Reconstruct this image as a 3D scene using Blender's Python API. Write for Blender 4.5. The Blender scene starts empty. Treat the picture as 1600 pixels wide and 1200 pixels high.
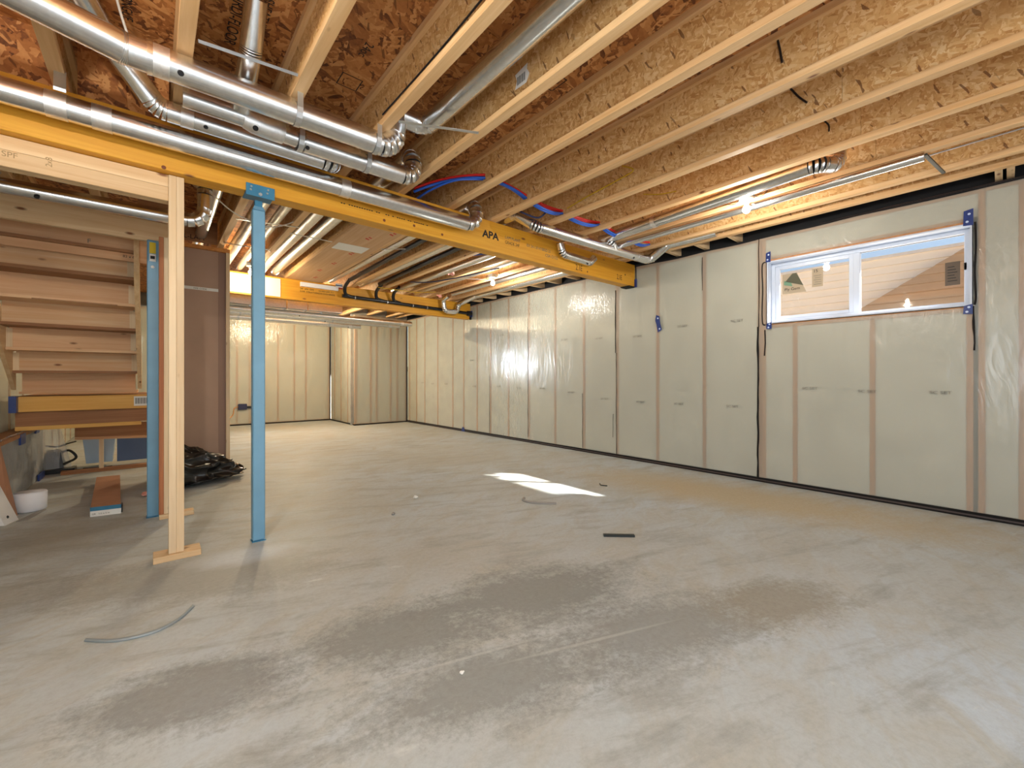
import bpy, bmesh, math, random
from mathutils import Vector, Matrix, Euler, noise

random.seed(7)
S = bpy.context.scene
COL = S.collection
R = math.radians

# ------------------------------------------------------------------ camera
CAM_H = 1.13
cd = bpy.data.cameras.new('camera')
cam = bpy.data.objects.new('camera', cd)
COL.objects.link(cam)
cam.location = (0, 0, CAM_H)
cam.rotation_euler = (R(90), 0, R(-40.485))
cd.sensor_width = 36.0
cd.lens = 657.2 / 1600 * 36.0
cd.shift_y = (600 - 591.7) / 1600 * -1
cd.clip_start = 0.02
S.camera = cam

# ------------------------------------------------------------------ world, sun, exposure
S.view_settings.view_transform = 'Standard'
S.view_settings.look = 'None'
S.view_settings.exposure = 0.36
S.view_settings.gamma = 1.0
S.view_settings.use_curve_mapping = False
W = bpy.data.worlds.new('world')
S.world = W
W.use_nodes = True
wn = W.node_tree
bg = wn.nodes['Background']
sky = wn.nodes.new('ShaderNodeTexSky')
sky.sky_type = 'NISHITA'
sky.sun_disc = False
sky.sun_elevation = R(32.5)
sky.sun_rotation = R(140)
wn.links.new(sky.outputs['Color'], bg.inputs['Color'])
bg.inputs['Strength'].default_value = 0.12

sd = bpy.data.lights.new('sun', 'SUN')
sd.energy = 40.0
sd.angle = R(1.3)
sd.color = (1.0, 0.96, 0.9)
sun = bpy.data.objects.new('sun', sd)
COL.objects.link(sun)
sun.location = (14, -10, 12)
sun.rotation_euler = Vector((-1.01, 1.2, -1.0)).to_track_quat('-Z', 'Y').to_euler()

def area(name, loc, direction, sx, sy, power, color):
    l = bpy.data.lights.new(name, 'AREA')
    l.shape = 'RECTANGLE'; l.size = sx; l.size_y = sy
    l.energy = power; l.color = color
    o = bpy.data.objects.new(name, l); COL.objects.link(o)
    o.location = loc
    o.rotation_euler = Vector(direction).to_track_quat('-Z', 'Z').to_euler()
    return o
# added fill lamp in an assumed door opening behind the camera
area('patio_fill', (1.1, -1.66, 1.25), (0.0, 1, 0.02), 3.5, 1.95, 38, (0.88, 0.94, 1.0))
area('side_fill', (-1.13, -0.9, 1.3), (1, 0.25, 0.02), 1.4, 1.8, 56, (0.88, 0.94, 1.0))  # added fill lamp at the left opening, brightens joist webs and right wall
area('far_daylight', (-0.35, 11.9, 1.7), (0.9, -1, -0.05), 0.7, 0.5, 26, (0.84, 0.92, 1.0)).data.spread = R(76)
S.cycles.max_bounces = 6
S.cycles.diffuse_bounces = 3
S.cycles.glossy_bounces = 3
S.cycles.transparent_max_bounces = 10

# ------------------------------------------------------------------ materials
MATS = {}
def new_mat(name):
    m = bpy.data.materials.new(name); m.use_nodes = True
    nt = m.node_tree
    b = nt.nodes['Principled BSDF']
    MATS[name] = m
    return m, nt, b
def N(nt, t, **kw):
    n = nt.nodes.new(t)
    for k, v in kw.items():
        if k in n.inputs: n.inputs[k].default_value = v
        else: setattr(n, k, v)
    return n
def ramp(nt, fac, stops):
    r = nt.nodes.new('ShaderNodeValToRGB')
    e = r.color_ramp.elements
    while len(e) < len(stops): e.new(0.5)
    for i, (p, c) in enumerate(stops):
        e[i].position = p; e[i].color = (*c, 1)
    nt.links.new(fac, r.inputs['Fac'])
    return r.outputs['Color']
def s2l(c):
    return tuple((x/255/12.92 if x/255 <= 0.04045 else ((x/255+0.055)/1.055)**2.4) for x in c)
def coords(nt, scale, rot=(0, 0, 0), rand=True, pre=False):
    tc = nt.nodes.new('ShaderNodeTexCoord')
    v = tc.outputs['Object']
    if rand:
        oi = nt.nodes.new('ShaderNodeObjectInfo')
        mul = N(nt, 'ShaderNodeVectorMath', operation='MULTIPLY')
        cx = nt.nodes.new('ShaderNodeCombineXYZ')
        for i, k in enumerate('XYZ'):
            mm = N(nt, 'ShaderNodeMath', operation='MULTIPLY'); mm.inputs[1].default_value = (31.7, 57.3, 43.1)[i]
            nt.links.new(oi.outputs['Random'], mm.inputs[0]); nt.links.new(mm.outputs[0], cx.inputs[k])
        ad = N(nt, 'ShaderNodeVectorMath', operation='ADD')
        nt.links.new(v, ad.inputs[0]); nt.links.new(cx.outputs[0], ad.inputs[1])
        v = ad.outputs[0]
    mp = nt.nodes.new('ShaderNodeMapping')
    if pre:                       # turn first, stretch after
        mp.vector_type = 'TEXTURE'; scale = tuple(1/x for x in scale)
    mp.inputs['Scale'].default_value = scale
    mp.inputs['Rotation'].default_value = rot
    nt.links.new(v, mp.inputs['Vector'])
    return mp.outputs['Vector']
def mixc(nt, fac, a, b, mode='MIX'):
    m = nt.nodes.new('ShaderNodeMix'); m.data_type = 'RGBA'; m.blend_type = mode
    for i, x in ((0, fac), (6, a), (7, b)):
        if isinstance(x, (int, float)): m.inputs[i].default_value = x
        elif isinstance(x, tuple): m.inputs[i].default_value = (*x, 1)
        else: nt.links.new(x, m.inputs[i])
    return m.outputs[2]
def bump(nt, b, h, strength=0.2, dist=0.01):
    bp = nt.nodes.new('ShaderNodeBump')
    bp.inputs['Strength'].default_value = strength; bp.inputs['Distance'].default_value = dist
    nt.links.new(h, bp.inputs['Height']); nt.links.new(bp.outputs['Normal'], b.inputs['Normal'])

def plain(name, rgb, rough=0.6, metal=0.0, var=0.0, **kw):
    m, nt, b = new_mat(name)
    c = s2l(rgb)
    b.inputs['Roughness'].default_value = rough
    b.inputs['Metallic'].default_value = metal
    if var > 0:
        n = N(nt, 'ShaderNodeTexNoise', Scale=kw.get('vs', 9.0), Detail=4.0)
        nt.links.new(coords(nt, (1, 1, 1)), n.inputs['Vector'])
        col = ramp(nt, n.outputs['Fac'], [(0.3, tuple(x*(1-var) for x in c)), (0.7, tuple(min(1, x*(1+var)) for x in c))])
        nt.links.new(col, b.inputs['Base Color'])
    else:
        b.inputs['Base Color'].default_value = (*c, 1)
    return m

def wood(name, light, dark, axis, rough=0.62, knots=True, coat=0.0):
    m, nt, b = new_mat(name)
    L, D = s2l(light), s2l(dark)
    sc = [26.0, 26.0, 26.0]; sc[axis] = 1.1
    v = coords(nt, tuple(sc))
    n = N(nt, 'ShaderNodeTexNoise', Scale=1.0, Detail=5.0, Roughness=0.6, Distortion=0.6)
    nt.links.new(v, n.inputs['Vector'])
    col = ramp(nt, n.outputs['Fac'], [(0.28, D), (0.5, tuple((a+c)/2 for a, c in zip(L, D))), (0.68, L)])
    sc2 = [1.7, 1.7, 1.7]; sc2[axis] = 0.5
    n2 = N(nt, 'ShaderNodeTexNoise', Scale=1.0, Detail=2.0)
    nt.links.new(coords(nt, tuple(sc2)), n2.inputs['Vector'])
    tone = ramp(nt, n2.outputs['Fac'], [(0.3, (0.86, 0.83, 0.8)), (0.7, (1.06, 1.05, 1.03))])
    col = mixc(nt, 1.0, col, tone, 'MULTIPLY')
    if knots:
        sk = [9.0, 9.0, 9.0]; sk[axis] = 3.6
        vo = N(nt, 'ShaderNodeTexVoronoi', Scale=1.0)
        nt.links.new(coords(nt, tuple(sk)), vo.inputs['Vector'])
        k = ramp(nt, vo.outputs['Distance'], [(0.05, (1, 1, 1)), (0.13, (0, 0, 0))])
        sel = N(nt, 'ShaderNodeSeparateColor')
        nt.links.new(vo.outputs['Color'], sel.inputs[0])
        gt = N(nt, 'ShaderNodeMath', operation='GREATER_THAN'); gt.inputs[1].default_value = 0.45
        nt.links.new(sel.outputs[0], gt.inputs[0])
        kk = mixc(nt, gt.outputs[0], (0, 0, 0), k)
        col = mixc(nt, kk, col, s2l((132, 78, 42)))
    nt.links.new(col, b.inputs['Base Color'])
    b.inputs['Roughness'].default_value = rough
    b.inputs['Coat Weight'].default_value = coat
    bump(nt, b, n.outputs['Fac'], 0.12, 0.004)
    return m

def osb(name, axis, stops, scale=1.0, rough=0.7):
    """oriented strand board: overlapping flakes in three directions; axis = the sheet's normal"""
    m, nt, b = new_mat(name)
    cols = []; hs = []
    for i, ang in enumerate((20, 78, -52)):
        rot = [0, 0, 0]; rot[axis] = R(ang)
        u, w = [k for k in range(3) if k != axis]
        sc = [14.0*scale]*3; sc[u] = 8.0*scale; sc[w] = 30.0*scale
        vo = N(nt, 'ShaderNodeTexVoronoi', Scale=1.0, Randomness=1.0)
        nt.links.new(coords(nt, tuple(sc), tuple(rot), pre=True), vo.inputs['Vector'])
        se = N(nt, 'ShaderNodeSeparateColor'); nt.links.new(vo.outputs['Color'], se.inputs[0])
        cols.append(se.outputs[0]); hs.append(vo.outputs['Distance'])
    pick = N(nt, 'ShaderNodeTexNoise', Scale=13.0*scale, Detail=3.0)
    nt.links.new(coords(nt, (1, 1, 1)), pick.inputs['Vector'])
    f1 = ramp(nt, pick.outputs['Fac'], [(0.47, (0, 0, 0)), (0.49, (1, 1, 1))])
    f2 = ramp(nt, pick.outputs['Fac'], [(0.56, (0, 0, 0)), (0.58, (1, 1, 1))])
    a = mixc(nt, f1, cols[0], cols[1])
    a = mixc(nt, f2, a, cols[2])
    fine = N(nt, 'ShaderNodeTexNoise', Scale=55.0, Detail=3.0)
    nt.links.new(coords(nt, (1, 1, 1)), fine.inputs['Vector'])
    a = mixc(nt, 0.25, a, fine.outputs['Fac'])
    col = ramp(nt, a, stops)
    rot = [0, 0, 0]; rot[axis] = R(64)
    u, w = [k for k in range(3) if k != axis]
    sc = [9.0]*3; sc[u] = 19.0; sc[w] = 85.0
    dv = N(nt, 'ShaderNodeTexVoronoi', Scale=1.0); nt.links.new(coords(nt, tuple(sc), tuple(rot), pre=True), dv.inputs['Vector'])
    ds = N(nt, 'ShaderNodeSeparateColor'); nt.links.new(dv.outputs['Color'], ds.inputs[0])
    dk = ramp(nt, ds.outputs[1], [(0.016, (0.8, 0.8, 0.8)), (0.022, (0, 0, 0))])
    col = mixc(nt, dk, col, s2l((112, 66, 30)))
    nt.links.new(col, b.inputs['Base Color'])
    b.inputs['Roughness'].default_value = rough
    bump(nt, b, a, 0.25, 0.004)
    return m

OSBW = [(0.10, s2l((186, 132, 72))), (0.30, s2l((206, 156, 94))), (0.62, s2l((220, 176, 116))), (0.92, s2l((232, 198, 146)))]
OSBD = [(0.12, s2l((96, 52, 22))), (0.32, s2l((160, 98, 48))), (0.6, s2l((192, 128, 68))), (0.88, s2l((214, 156, 96)))]
M_OSB_WEB = osb('osb_web', 0, OSBW, 2.1)
M_OSB_DECK = osb('osb_deck', 2, OSBD, 1.1)
M_OSB_RIM = osb('osb_rim', 1, OSBD)
M_FLANGE = wood('flange_spruce', (238, 200, 150), (214, 166, 110), 1)
M_SPR_X = wood('spruce_along_x', (240, 212, 170), (222, 184, 136), 0)
M_SPR_Y = wood('spruce_along_y', (238, 208, 164), (218, 178, 130), 1)
M_SPR_Z = wood('spruce_upright', (238, 216, 182), (222, 192, 150), 2)
M_SPR_ORANGE = wood('framing_orange', (226, 160, 84), (196, 122, 52), 1)
M_SPR_RED = wood('stud_reddish', (196, 128, 84), (166, 98, 58), 2, knots=False)
M_STUD = wood('wall_stud', (206, 154, 106), (186, 128, 84), 2)
M_BEAM = wood('beam_stained_yellow', (236, 176, 56), (214, 146, 30), 0, rough=0.5)
M_FIR_X = wood('stair_fir', (242, 208, 166), (228, 176, 128), 0)
M_FIR_RED = wood('stair_fir_rosy', (238, 196, 152), (220, 164, 120), 0)
M_PLY_X = wood('plywood_brown', (176, 126, 82), (150, 100, 62), 0, knots=False)
M_LANDING = wood('landing_board', (240, 190, 104), (222, 164, 76), 0)
M_PINK_PANEL = wood('panning_board', (216, 180, 140), (200, 156, 112), 1, knots=False)

def galv_mat(name, base=(0.78, 0.79, 0.80), rough=0.19):
    m, nt, b = new_mat(name)
    b.inputs['Metallic'].default_value = 1.0
    vo = N(nt, 'ShaderNodeTexVoronoi', Scale=55.0)
    nt.links.new(coords(nt, (1, 1, 1)), vo.inputs['Vector'])
    se = N(nt, 'ShaderNodeSeparateColor'); nt.links.new(vo.outputs['Color'], se.inputs[0])
    col = ramp(nt, se.outputs[0], [(0, tuple(x*0.95 for x in base)), (1, tuple(min(1, x*1.06) for x in base))])
    nt.links.new(col, b.inputs['Base Color'])
    rr = N(nt, 'ShaderNodeMapRange'); rr.inputs['To Min'].default_value = rough; rr.inputs['To Max'].default_value = rough+0.1
    n = N(nt, 'ShaderNodeTexNoise', Scale=5.0, Detail=2.0)
    nt.links.new(coords(nt, (1, 1, 1)), n.inputs['Vector'])
    nt.links.new(n.outputs['Fac'], rr.inputs['Value']); nt.links.new(rr.outputs[0], b.inputs['Roughness'])
    bump(nt, b, n.outputs['Fac'], 0.02, 0.01)
    return m
M_GALV = galv_mat('galvanised_steel')
M_GALV_FAR = galv_mat('galvanised_steel_aged', (0.74, 0.73, 0.70), 0.3)
M_FOIL = galv_mat('foil_tape', (0.86, 0.86, 0.86), 0.36)
M_STRAP = plain('strap_steel', (205, 208, 210), 0.35, 0.9)

# concrete slab
m, nt, b = new_mat('concrete_slab')
v = coords(nt, (1, 1, 1), rand=False)
ST = R(20)                                   # the float marks run this way
n1 = N(nt, 'ShaderNodeTexNoise', Scale=0.7, Detail=6.0, Roughness=0.6, Distortion=0.4); nt.links.new(v, n1.inputs['Vector'])
n2 = N(nt, 'ShaderNodeTexNoise', Scale=1.0, Detail=12.0, Roughness=0.72, Distortion=0.3); nt.links.new(coords(nt, (1.6, 6.0, 1), (0, 0, -ST), rand=False, pre=True), n2.inputs['Vector'])
n3 = N(nt, 'ShaderNodeTexNoise', Scale=38.0, Detail=6.0, Roughness=0.8); nt.links.new(v, n3.inputs['Vector'])
n4 = N(nt, 'ShaderNodeTexNoise', Scale=1.0, Detail=10.0, Roughness=0.7, Distortion=0.8); nt.links.new(coords(nt, (2.2, 5.0, 1), (0, 0, R(25)), rand=False, pre=True), n4.inputs['Vector'])
n5 = N(nt, 'ShaderNodeTexNoise', Scale=9.0, Detail=10.0, Roughness=0.78); nt.links.new(v, n5.inputs['Vector'])
c = ramp(nt, n1.outputs['Fac'], [(0.34, s2l((188, 184, 176))), (0.5, s2l((194, 195, 193))), (0.66, s2l((198, 203, 208)))])
f = ramp(nt, n4.outputs['Fac'], [(0.46, (0, 0, 0)), (0.72, (0.8, 0.8, 0.8))])
c = mixc(nt, f, c, s2l((184, 174, 156)))
f = ramp(nt, n2.outputs['Fac'], [(0.32, (1, 1, 1)), (0.50, (0, 0, 0))])
c = mixc(nt, f, c, s2l((166, 163, 156)))
f = ramp(nt, n2.outputs['Fac'], [(0.62, (0, 0, 0)), (0.70, (1, 1, 1))])
c = mixc(nt, f, c, s2l((216, 214, 208)))
tc = nt.nodes.new('ShaderNodeTexCoord')
def blob(cx, cy, rx, ry, ang, amp=1.6, lo=0.45, hi=1.05, k=0.85):
    mp = nt.nodes.new('ShaderNodeMapping'); mp.vector_type = 'TEXTURE'
    mp.inputs['Location'].default_value = (cx, cy, 0); mp.inputs['Rotation'].default_value = (0, 0, R(ang)); mp.inputs['Scale'].default_value = (rx, ry, 1)
    nt.links.new(tc.outputs['Object'], mp.inputs['Vector'])
    ln = N(nt, 'ShaderNodeVectorMath', operation='LENGTH'); nt.links.new(mp.outputs[0], ln.inputs[0])
    ad = N(nt, 'ShaderNodeMath', operation='ADD'); nt.links.new(ln.outputs['Value'], ad.inputs[0])
    sb = N(nt, 'ShaderNodeMath', operation='MULTIPLY_ADD'); sb.inputs[1].default_value = amp; sb.inputs[2].default_value = -amp/2
    mx_ = mixc(nt, 0.3, mixc(nt, 0.6, n2.outputs['Fac'], n5.outputs['Fac']), n3.outputs['Fac'])
    nt.links.new(mx_, sb.inputs[0]); nt.links.new(sb.outputs[0], ad.inputs[1])
    return ramp(nt, ad.outputs[0], [(lo, (k, k, k)), (hi, (0, 0, 0))])
# bare grey patches worn through the paler skin of the slab
for args, tint in (((1.55, 1.60, 0.72, 0.36, -20, 3.2), (140, 138, 132)), ((0.85, 1.75, 0.55, 0.30, -20, 3.2), (146, 144, 138)), ((1.75, 1.0, 0.75, 0.28, -20, 3.0), (152, 149, 142)),
                   ((0.95, 1.25, 0.6, 0.25, -20, 3.4), (150, 148, 142)), ((2.4, 0.75, 0.5, 0.25, -25, 3.2), (160, 150, 134)), ((-0.45, 4.4, 0.6, 0.6, 0, 2.2, 0.45, 1.05, 0.45), (156, 144, 126)),
                   ((0.15, 3.0, 0.9, 0.35, -30, 3.0), (168, 164, 156)), ((0.1, 1.9, 0.4, 0.25, -20, 3.4), (150, 148, 144)), ((-0.6, 3.3, 0.5, 0.3, 0, 3.0, 0.45, 1.05, 0.4), (164, 158, 148))):
    c = mixc(nt, blob(*args), c, s2l(tint))
# tan stain near the wall, pale dust by the steel post, two long scrapes
c = mixc(nt, blob(4.3, 1.6, 0.7, 2.4, 10, 2.4, 0.3, 1.2), c, s2l((198, 176, 140)))
c = mixc(nt, blob(0.45, 3.15, 0.35, 0.18, -10, 2.2), c, s2l((208, 211, 215)))
c = mixc(nt, blob(0.95, 1.42, 0.55, 0.010, -17, 0.9, 0.4, 1.0, 0.5), c, s2l((200, 197, 190)))
c = mixc(nt, blob(1.45, 1.15, 0.5, 0.012, -20, 0.9, 0.4, 1.0, 0.5), c, s2l((200, 197, 190)))
c3 = ramp(nt, n3.outputs['Fac'], [(0.30, (0.84, 0.83, 0.82)), (0.55, (1.0, 1.0, 1.0)), (0.72, (1.06, 1.06, 1.06))])
c = mixc(nt, 0.8, c, c3, 'MULTIPLY')
c = mixc(nt, 1.0, c, (0.90, 0.955, 0.97), 'MULTIPLY')
nt.links.new(c, b.inputs['Base Color'])
rr = N(nt, 'ShaderNodeMapRange'); rr.inputs['To Min'].default_value = 0.42; rr.inputs['To Max'].default_value = 0.7
nt.links.new(n2.outputs['Fac'], rr.inputs['Value']); nt.links.new(rr.outputs[0], b.inputs['Roughness'])
b.inputs['Specular IOR Level'].default_value = 0.4
bump(nt, b, n3.outputs['Fac'], 0.08, 0.01)
M_SLAB = m

# clear polyethylene sheet over the studs
def poly(name, tint, fac=0.5, rough=0.22, bs=0.35):
    m, nt, b = new_mat(name)
    out = nt.nodes['Material Output']
    b.inputs['Base Color'].default_value = (*s2l(tint), 1)
    b.inputs['Roughness'].default_value = rough
    b.inputs['Specular IOR Level'].default_value = 0.9
    n = N(nt, 'ShaderNodeTexNoise', Scale=1.0, Detail=4.0, Roughness=0.55, Distortion=1.4)
    nt.links.new(coords(nt, (7, 7, 2.2), rand=False), n.inputs['Vector'])
    nf = N(nt, 'ShaderNodeTexNoise', Scale=1.0, Detail=3.0, Distortion=2.0)
    nt.links.new(coords(nt, (17, 17, 6), rand=False), nf.inputs['Vector'])
    nm = N(nt, 'ShaderNodeTexNoise', Scale=1.3, Detail=1.0); nt.links.new(coords(nt, (1, 1, 1), rand=False), nm.inputs['Vector'])
    tz = nt.nodes.new('ShaderNodeTexCoord'); sz = nt.nodes.new('ShaderNodeSeparateXYZ'); nt.links.new(tz.outputs['Object'], sz.inputs[0])
    zr = N(nt, 'ShaderNodeMapRange'); zr.inputs['From Min'].default_value = 1.55; zr.inputs['From Max'].default_value = 2.1; zr.inputs['To Min'].default_value = 0.08; zr.inputs['To Max'].default_value = 1.6
    nt.links.new(sz.outputs['Z'], zr.inputs['Value'])      # the sheet is gathered where it is stapled near the top
    fm = N(nt, 'ShaderNodeMath', operation='MULTIPLY'); nt.links.new(nf.outputs['Fac'], fm.inputs[0]); nt.links.new(zr.outputs[0], fm.inputs[1])
    hh = N(nt, 'ShaderNodeMath', operation='MULTIPLY_ADD'); hh.inputs[1].default_value = 0.9
    nt.links.new(fm.outputs[0], hh.inputs[0]); nt.links.new(n.outputs['Fac'], hh.inputs[2])
    bump(nt, b, hh.outputs[0], bs, 0.03)
    tr = nt.nodes.new('ShaderNodeBsdfTransparent')
    mx = nt.nodes.new('ShaderNodeMixShader'); mx.inputs[0].default_value = fac
    nt.links.new(tr.outputs[0], mx.inputs[1]); nt.links.new(b.outputs[0], mx.inputs[2]); nt.links.new(mx.outputs[0], out.inputs['Surface'])
    return m
M_POLY = poly('poly_sheet', (190, 192, 181), 0.44, 0.2, 0.14)
M_POLY_CLEAR = poly('poly_clear', (205, 210, 215), 0.42, 0.12, 0.8)
M_BATT = plain('insulation_batt', (212, 208, 192), 0.95, var=0.1, vs=4)
M_BLACK = plain('black_membrane', (10, 11, 15), 0.8)
M_SEAL = plain('black_sealant', (18, 15, 14), 0.95)
M_SEAL_BROWN = plain('sealant_film', (78, 64, 60), 0.35)
M_CONC = plain('foundation_concrete', (150, 148, 142), 0.9, var=0.1)
M_WHITE = plain('white_vinyl', (198, 207, 222), 0.35)
M_WHITE_D = plain('white_paint', (228, 226, 222), 0.6)
M_BLUE = plain('blue_painted_steel', (112, 160, 190), 0.42, var=0.07, vs=6)
M_BLUE_D = plain('blue_steel_plate', (56, 122, 156), 0.45, var=0.08)
M_TAPE = plain('blue_sheathing_tape', (24, 52, 120), 0.35, var=0.15, vs=40)
M_TAPE_W = plain('tape_print', (190, 205, 230), 0.5)
M_DRY = plain('drywall_kraft_paper', (182, 152, 132), 0.85, var=0.05, vs=3)
M_DRYW = plain('drywall_white', (236, 226, 214), 0.8)
M_CARD = plain('cardboard', (176, 128, 98), 0.8, var=0.08, vs=7)
M_PAPER = plain('label_paper', (236, 234, 228), 0.7)
M_INK = plain('black_ink', (26, 24, 24), 0.7)
M_INK_G = plain('grey_print', (108, 106, 98), 0.8)
M_FAINT = plain('faint_print', (104, 102, 94), 0.8)
M_FAINTW = plain('faint_wood_print', (168, 140, 100), 0.8)
M_INK_R = plain('red_print', (200, 58, 44), 0.7)
M_RED = plain('red_pex', (212, 34, 34), 0.32)
M_BLUEP = plain('blue_pex', (40, 96, 200), 0.32)
M_CABLE_N = plain('navy_cable', (28, 34, 74), 0.4)
M_YEL = plain('yellow_cable', (206, 164, 30), 0.5)
M_WIRE = plain('white_cable', (224, 216, 204), 0.5)
M_ABS = plain('black_abs', (20, 21, 26), 0.32)
M_PINKP = plain('pink_tag', (236, 166, 150), 0.7)
M_DARKM = plain('dark_metal', (62, 66, 66), 0.4, 0.7)
M_PORC = plain('porcelain', (240, 232, 220), 0.3)
M_STEELBLUE = plain('slate_blue_board', (86, 106, 142), 0.7)
M_BAG = plain('black_bag_plastic', (10, 10, 12), 0.24)
M_GASKET = plain('dark_gasket', (40, 42, 46), 0.5)
M_SOIL = plain('gravel', (180, 168, 150), 0.95, var=0.2)
M_SIDE = plain('tan_siding', (236, 218, 198), 0.7, var=0.02)
M_SIDE_SHADE = plain('shaded_siding', (168, 138, 110), 0.7, var=0.04)  # darker siding tone, carries the neighbour wall's shadow in its colour
M_STKD = plain('brown_sticker', (96, 82, 68), 0.7)
M_STK = plain('kraft_sticker', (176, 158, 132), 0.7)
M_GREEN = plain('green_print', (112, 148, 120), 0.7)
M_SUN_BLOCKER = plain('added_blocker', (210, 206, 200), 0.7)
M_FOAM = plain('white_foam_roll', (240, 240, 244), 0.7)
M_GREYST = plain('grey_foam_strip', (150, 146, 140), 0.8)
m, nt, b = new_mat('window_glass')
out = nt.nodes['Material Output']
gl = N(nt, 'ShaderNodeBsdfGlossy', Roughness=0.02); tr = nt.nodes.new('ShaderNodeBsdfTransparent')
lw = N(nt, 'ShaderNodeLayerWeight'); pw = N(nt, 'ShaderNodeMath', operation='POWER'); pw.inputs[1].default_value = 4.0
nt.links.new(lw.outputs['Facing'], pw.inputs[0]); fr = N(nt, 'ShaderNodeMath', operation='MULTIPLY_ADD'); fr.inputs[1].default_value = 0.6; fr.inputs[2].default_value = 0.04
nt.links.new(pw.outputs[0], fr.inputs[0]); mx = nt.nodes.new('ShaderNodeMixShader')
nt.links.new(fr.outputs[0], mx.inputs[0]); nt.links.new(tr.outputs[0], mx.inputs[1]); nt.links.new(gl.outputs[0], mx.inputs[2]); nt.links.new(mx.outputs[0], out.inputs['Surface'])
M_GLASS = m
m, nt, b = new_mat('lit_bulb')
b.inputs['Emission Color'].default_value = (1.0, 0.9, 0.74, 1); b.inputs['Emission Strength'].default_value = 30
b.inputs['Base Color'].default_value = (1, 1, 1, 1)
M_BULB = m

# ------------------------------------------------------------------ helpers
ORG = {}
def tag(o, label=None, cat=None, group=None, kind=None):
    if label: o['label'] = label
    if cat: o['category'] = cat
    if group: o['group'] = group
    if kind: o['kind'] = kind
    return o
def org(o):
    return ORG.get(o.name, Vector((0, 0, 0))) if o else Vector((0, 0, 0))
def link(o, parent=None, at=None):
    COL.objects.link(o)
    at = Vector(at) if at is not None else (org(parent) if parent else Vector((0, 0, 0)))
    ORG[o.name] = at
    if parent:
        o.parent = parent; o.location = at - org(parent)
    else:
        o.location = at
    return o
def thing(name, loc, label=None, cat=None, group=None, kind=None):
    return tag(link(bpy.data.objects.new(name, None), None, loc), label, cat, group, kind)

class MB:
    def __init__(s): s.v = []; s.f = []; s.sm = []
    def add(s, verts, faces, smooth=False):
        n = len(s.v); s.v += [tuple(v) for v in verts]
        s.f += [tuple(i+n for i in f) for f in faces]; s.sm += [smooth]*len(faces)
        return s
    def box(s, x0, x1, y0, y1, z0, z1):
        v = [(x, y, z) for z in (z0, z1) for y in (y0, y1) for x in (x0, x1)]
        return s.add(v, [(0, 2, 3, 1), (4, 5, 7, 6), (0, 1, 5, 4), (2, 6, 7, 3), (0, 4, 6, 2), (1, 3, 7, 5)])
    def hexa(s, b4, t4):
        v = list(b4)+list(t4)
        return s.add(v, [(3, 2, 1, 0), (4, 5, 6, 7), (0, 1, 5, 4), (1, 2, 6, 5), (2, 3, 7, 6), (3, 0, 4, 7)])
    def bar(s, p, q, w, h, up=(0, 0, 1)):
        p, q = Vector(p), Vector(q); d = (q-p).normalized(); u = Vector(up)
        if abs(d.dot(u)) > 0.99: u = Vector((1, 0, 0))
        a = d.cross(u).normalized(); c = a.cross(d).normalized()
        a *= w/2; c *= h/2
        return s.hexa([p-a-c, p+a-c, p+a+c, p-a+c], [q-a-c, q+a-c, q+a+c, q-a+c])
    def prism(s, poly, ext):
        n = len(poly); e = Vector(ext)
        v = [Vector(p) for p in poly]; v += [p+e for p in v]
        f = [tuple(range(n-1, -1, -1)), tuple(range(n, 2*n))] + [(i, (i+1) % n, n+(i+1) % n, n+i) for i in range(n)]
        return s.add(v, f)
    def tube(s, pts, rad, seg=14, caps=True, smooth=True):
        pts = [Vector(p) for p in pts]; k = len(pts)
        rads = rad if isinstance(rad, (list, tuple)) else [rad]*k
        T = []
        for i in range(k):
            a = pts[max(i-1, 0)]; c = pts[min(i+1, k-1)]
            T.append((c-a).normalized())
        ref = Vector((0, 0, 1)) if abs(T[0].z) < 0.9 else Vector((1, 0, 0))
        u = (ref - T[0]*ref.dot(T[0])).normalized()
        verts = []
        for i in range(k):
            u = (u - T[i]*u.dot(T[i])).normalized(); w = T[i].cross(u)
            for j in range(seg):
                a = 2*math.pi*j/seg
                verts.append(pts[i] + (u*math.cos(a)+w*math.sin(a))*rads[i])
        faces = [(i*seg+j, i*seg+(j+1) % seg, (i+1)*seg+(j+1) % seg, (i+1)*seg+j) for i in range(k-1) for j in range(seg)]
        s.add(verts, faces, smooth)
        if caps:
            s.add(verts[:seg], [tuple(range(seg-1, -1, -1))]); s.add(verts[-seg:], [tuple(range(seg))])
        return s
    def lathe(s, c, prof, seg=20, axis=(0, 0, 1)):
        return s.tube([Vector(c)+Vector(axis)*h for r_, h in prof], [r_ for r_, h in prof], seg)
    def build(s, name, mat, parent=None, at=None, bevel=0.0):
        me = bpy.data.meshes.new(name)
        o = bpy.data.objects.new(name, me)
        a = Vector(at) if at is not None else None
        if a is None:
            if parent is None:
                xs, ys, zs = zip(*s.v)
                a = Vector(((min(xs)+max(xs))/2, (min(ys)+max(ys))/2, min(zs)))
            else:
                a = org(parent)
        me.from_pydata([tuple(Vector(v)-a) for v in s.v], [], s.f)
        me.polygons.foreach_set('use_smooth', s.sm)
        bm = bmesh.new(); bm.from_mesh(me)
        bmesh.ops.recalc_face_normals(bm, faces=bm.faces)
        if bevel > 0:
            bmesh.ops.bevel(bm, geom=[e for e in bm.edges], offset=bevel, segments=1, affect='EDGES')
        bm.to_mesh(me); bm.free()
        me.materials.append(mat)
        link(o, parent, a)
        return o
def box(name, b, mat, parent=None, bevel=0.0):
    return MB().box(*b).build(name, mat, parent, bevel=bevel)
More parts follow.
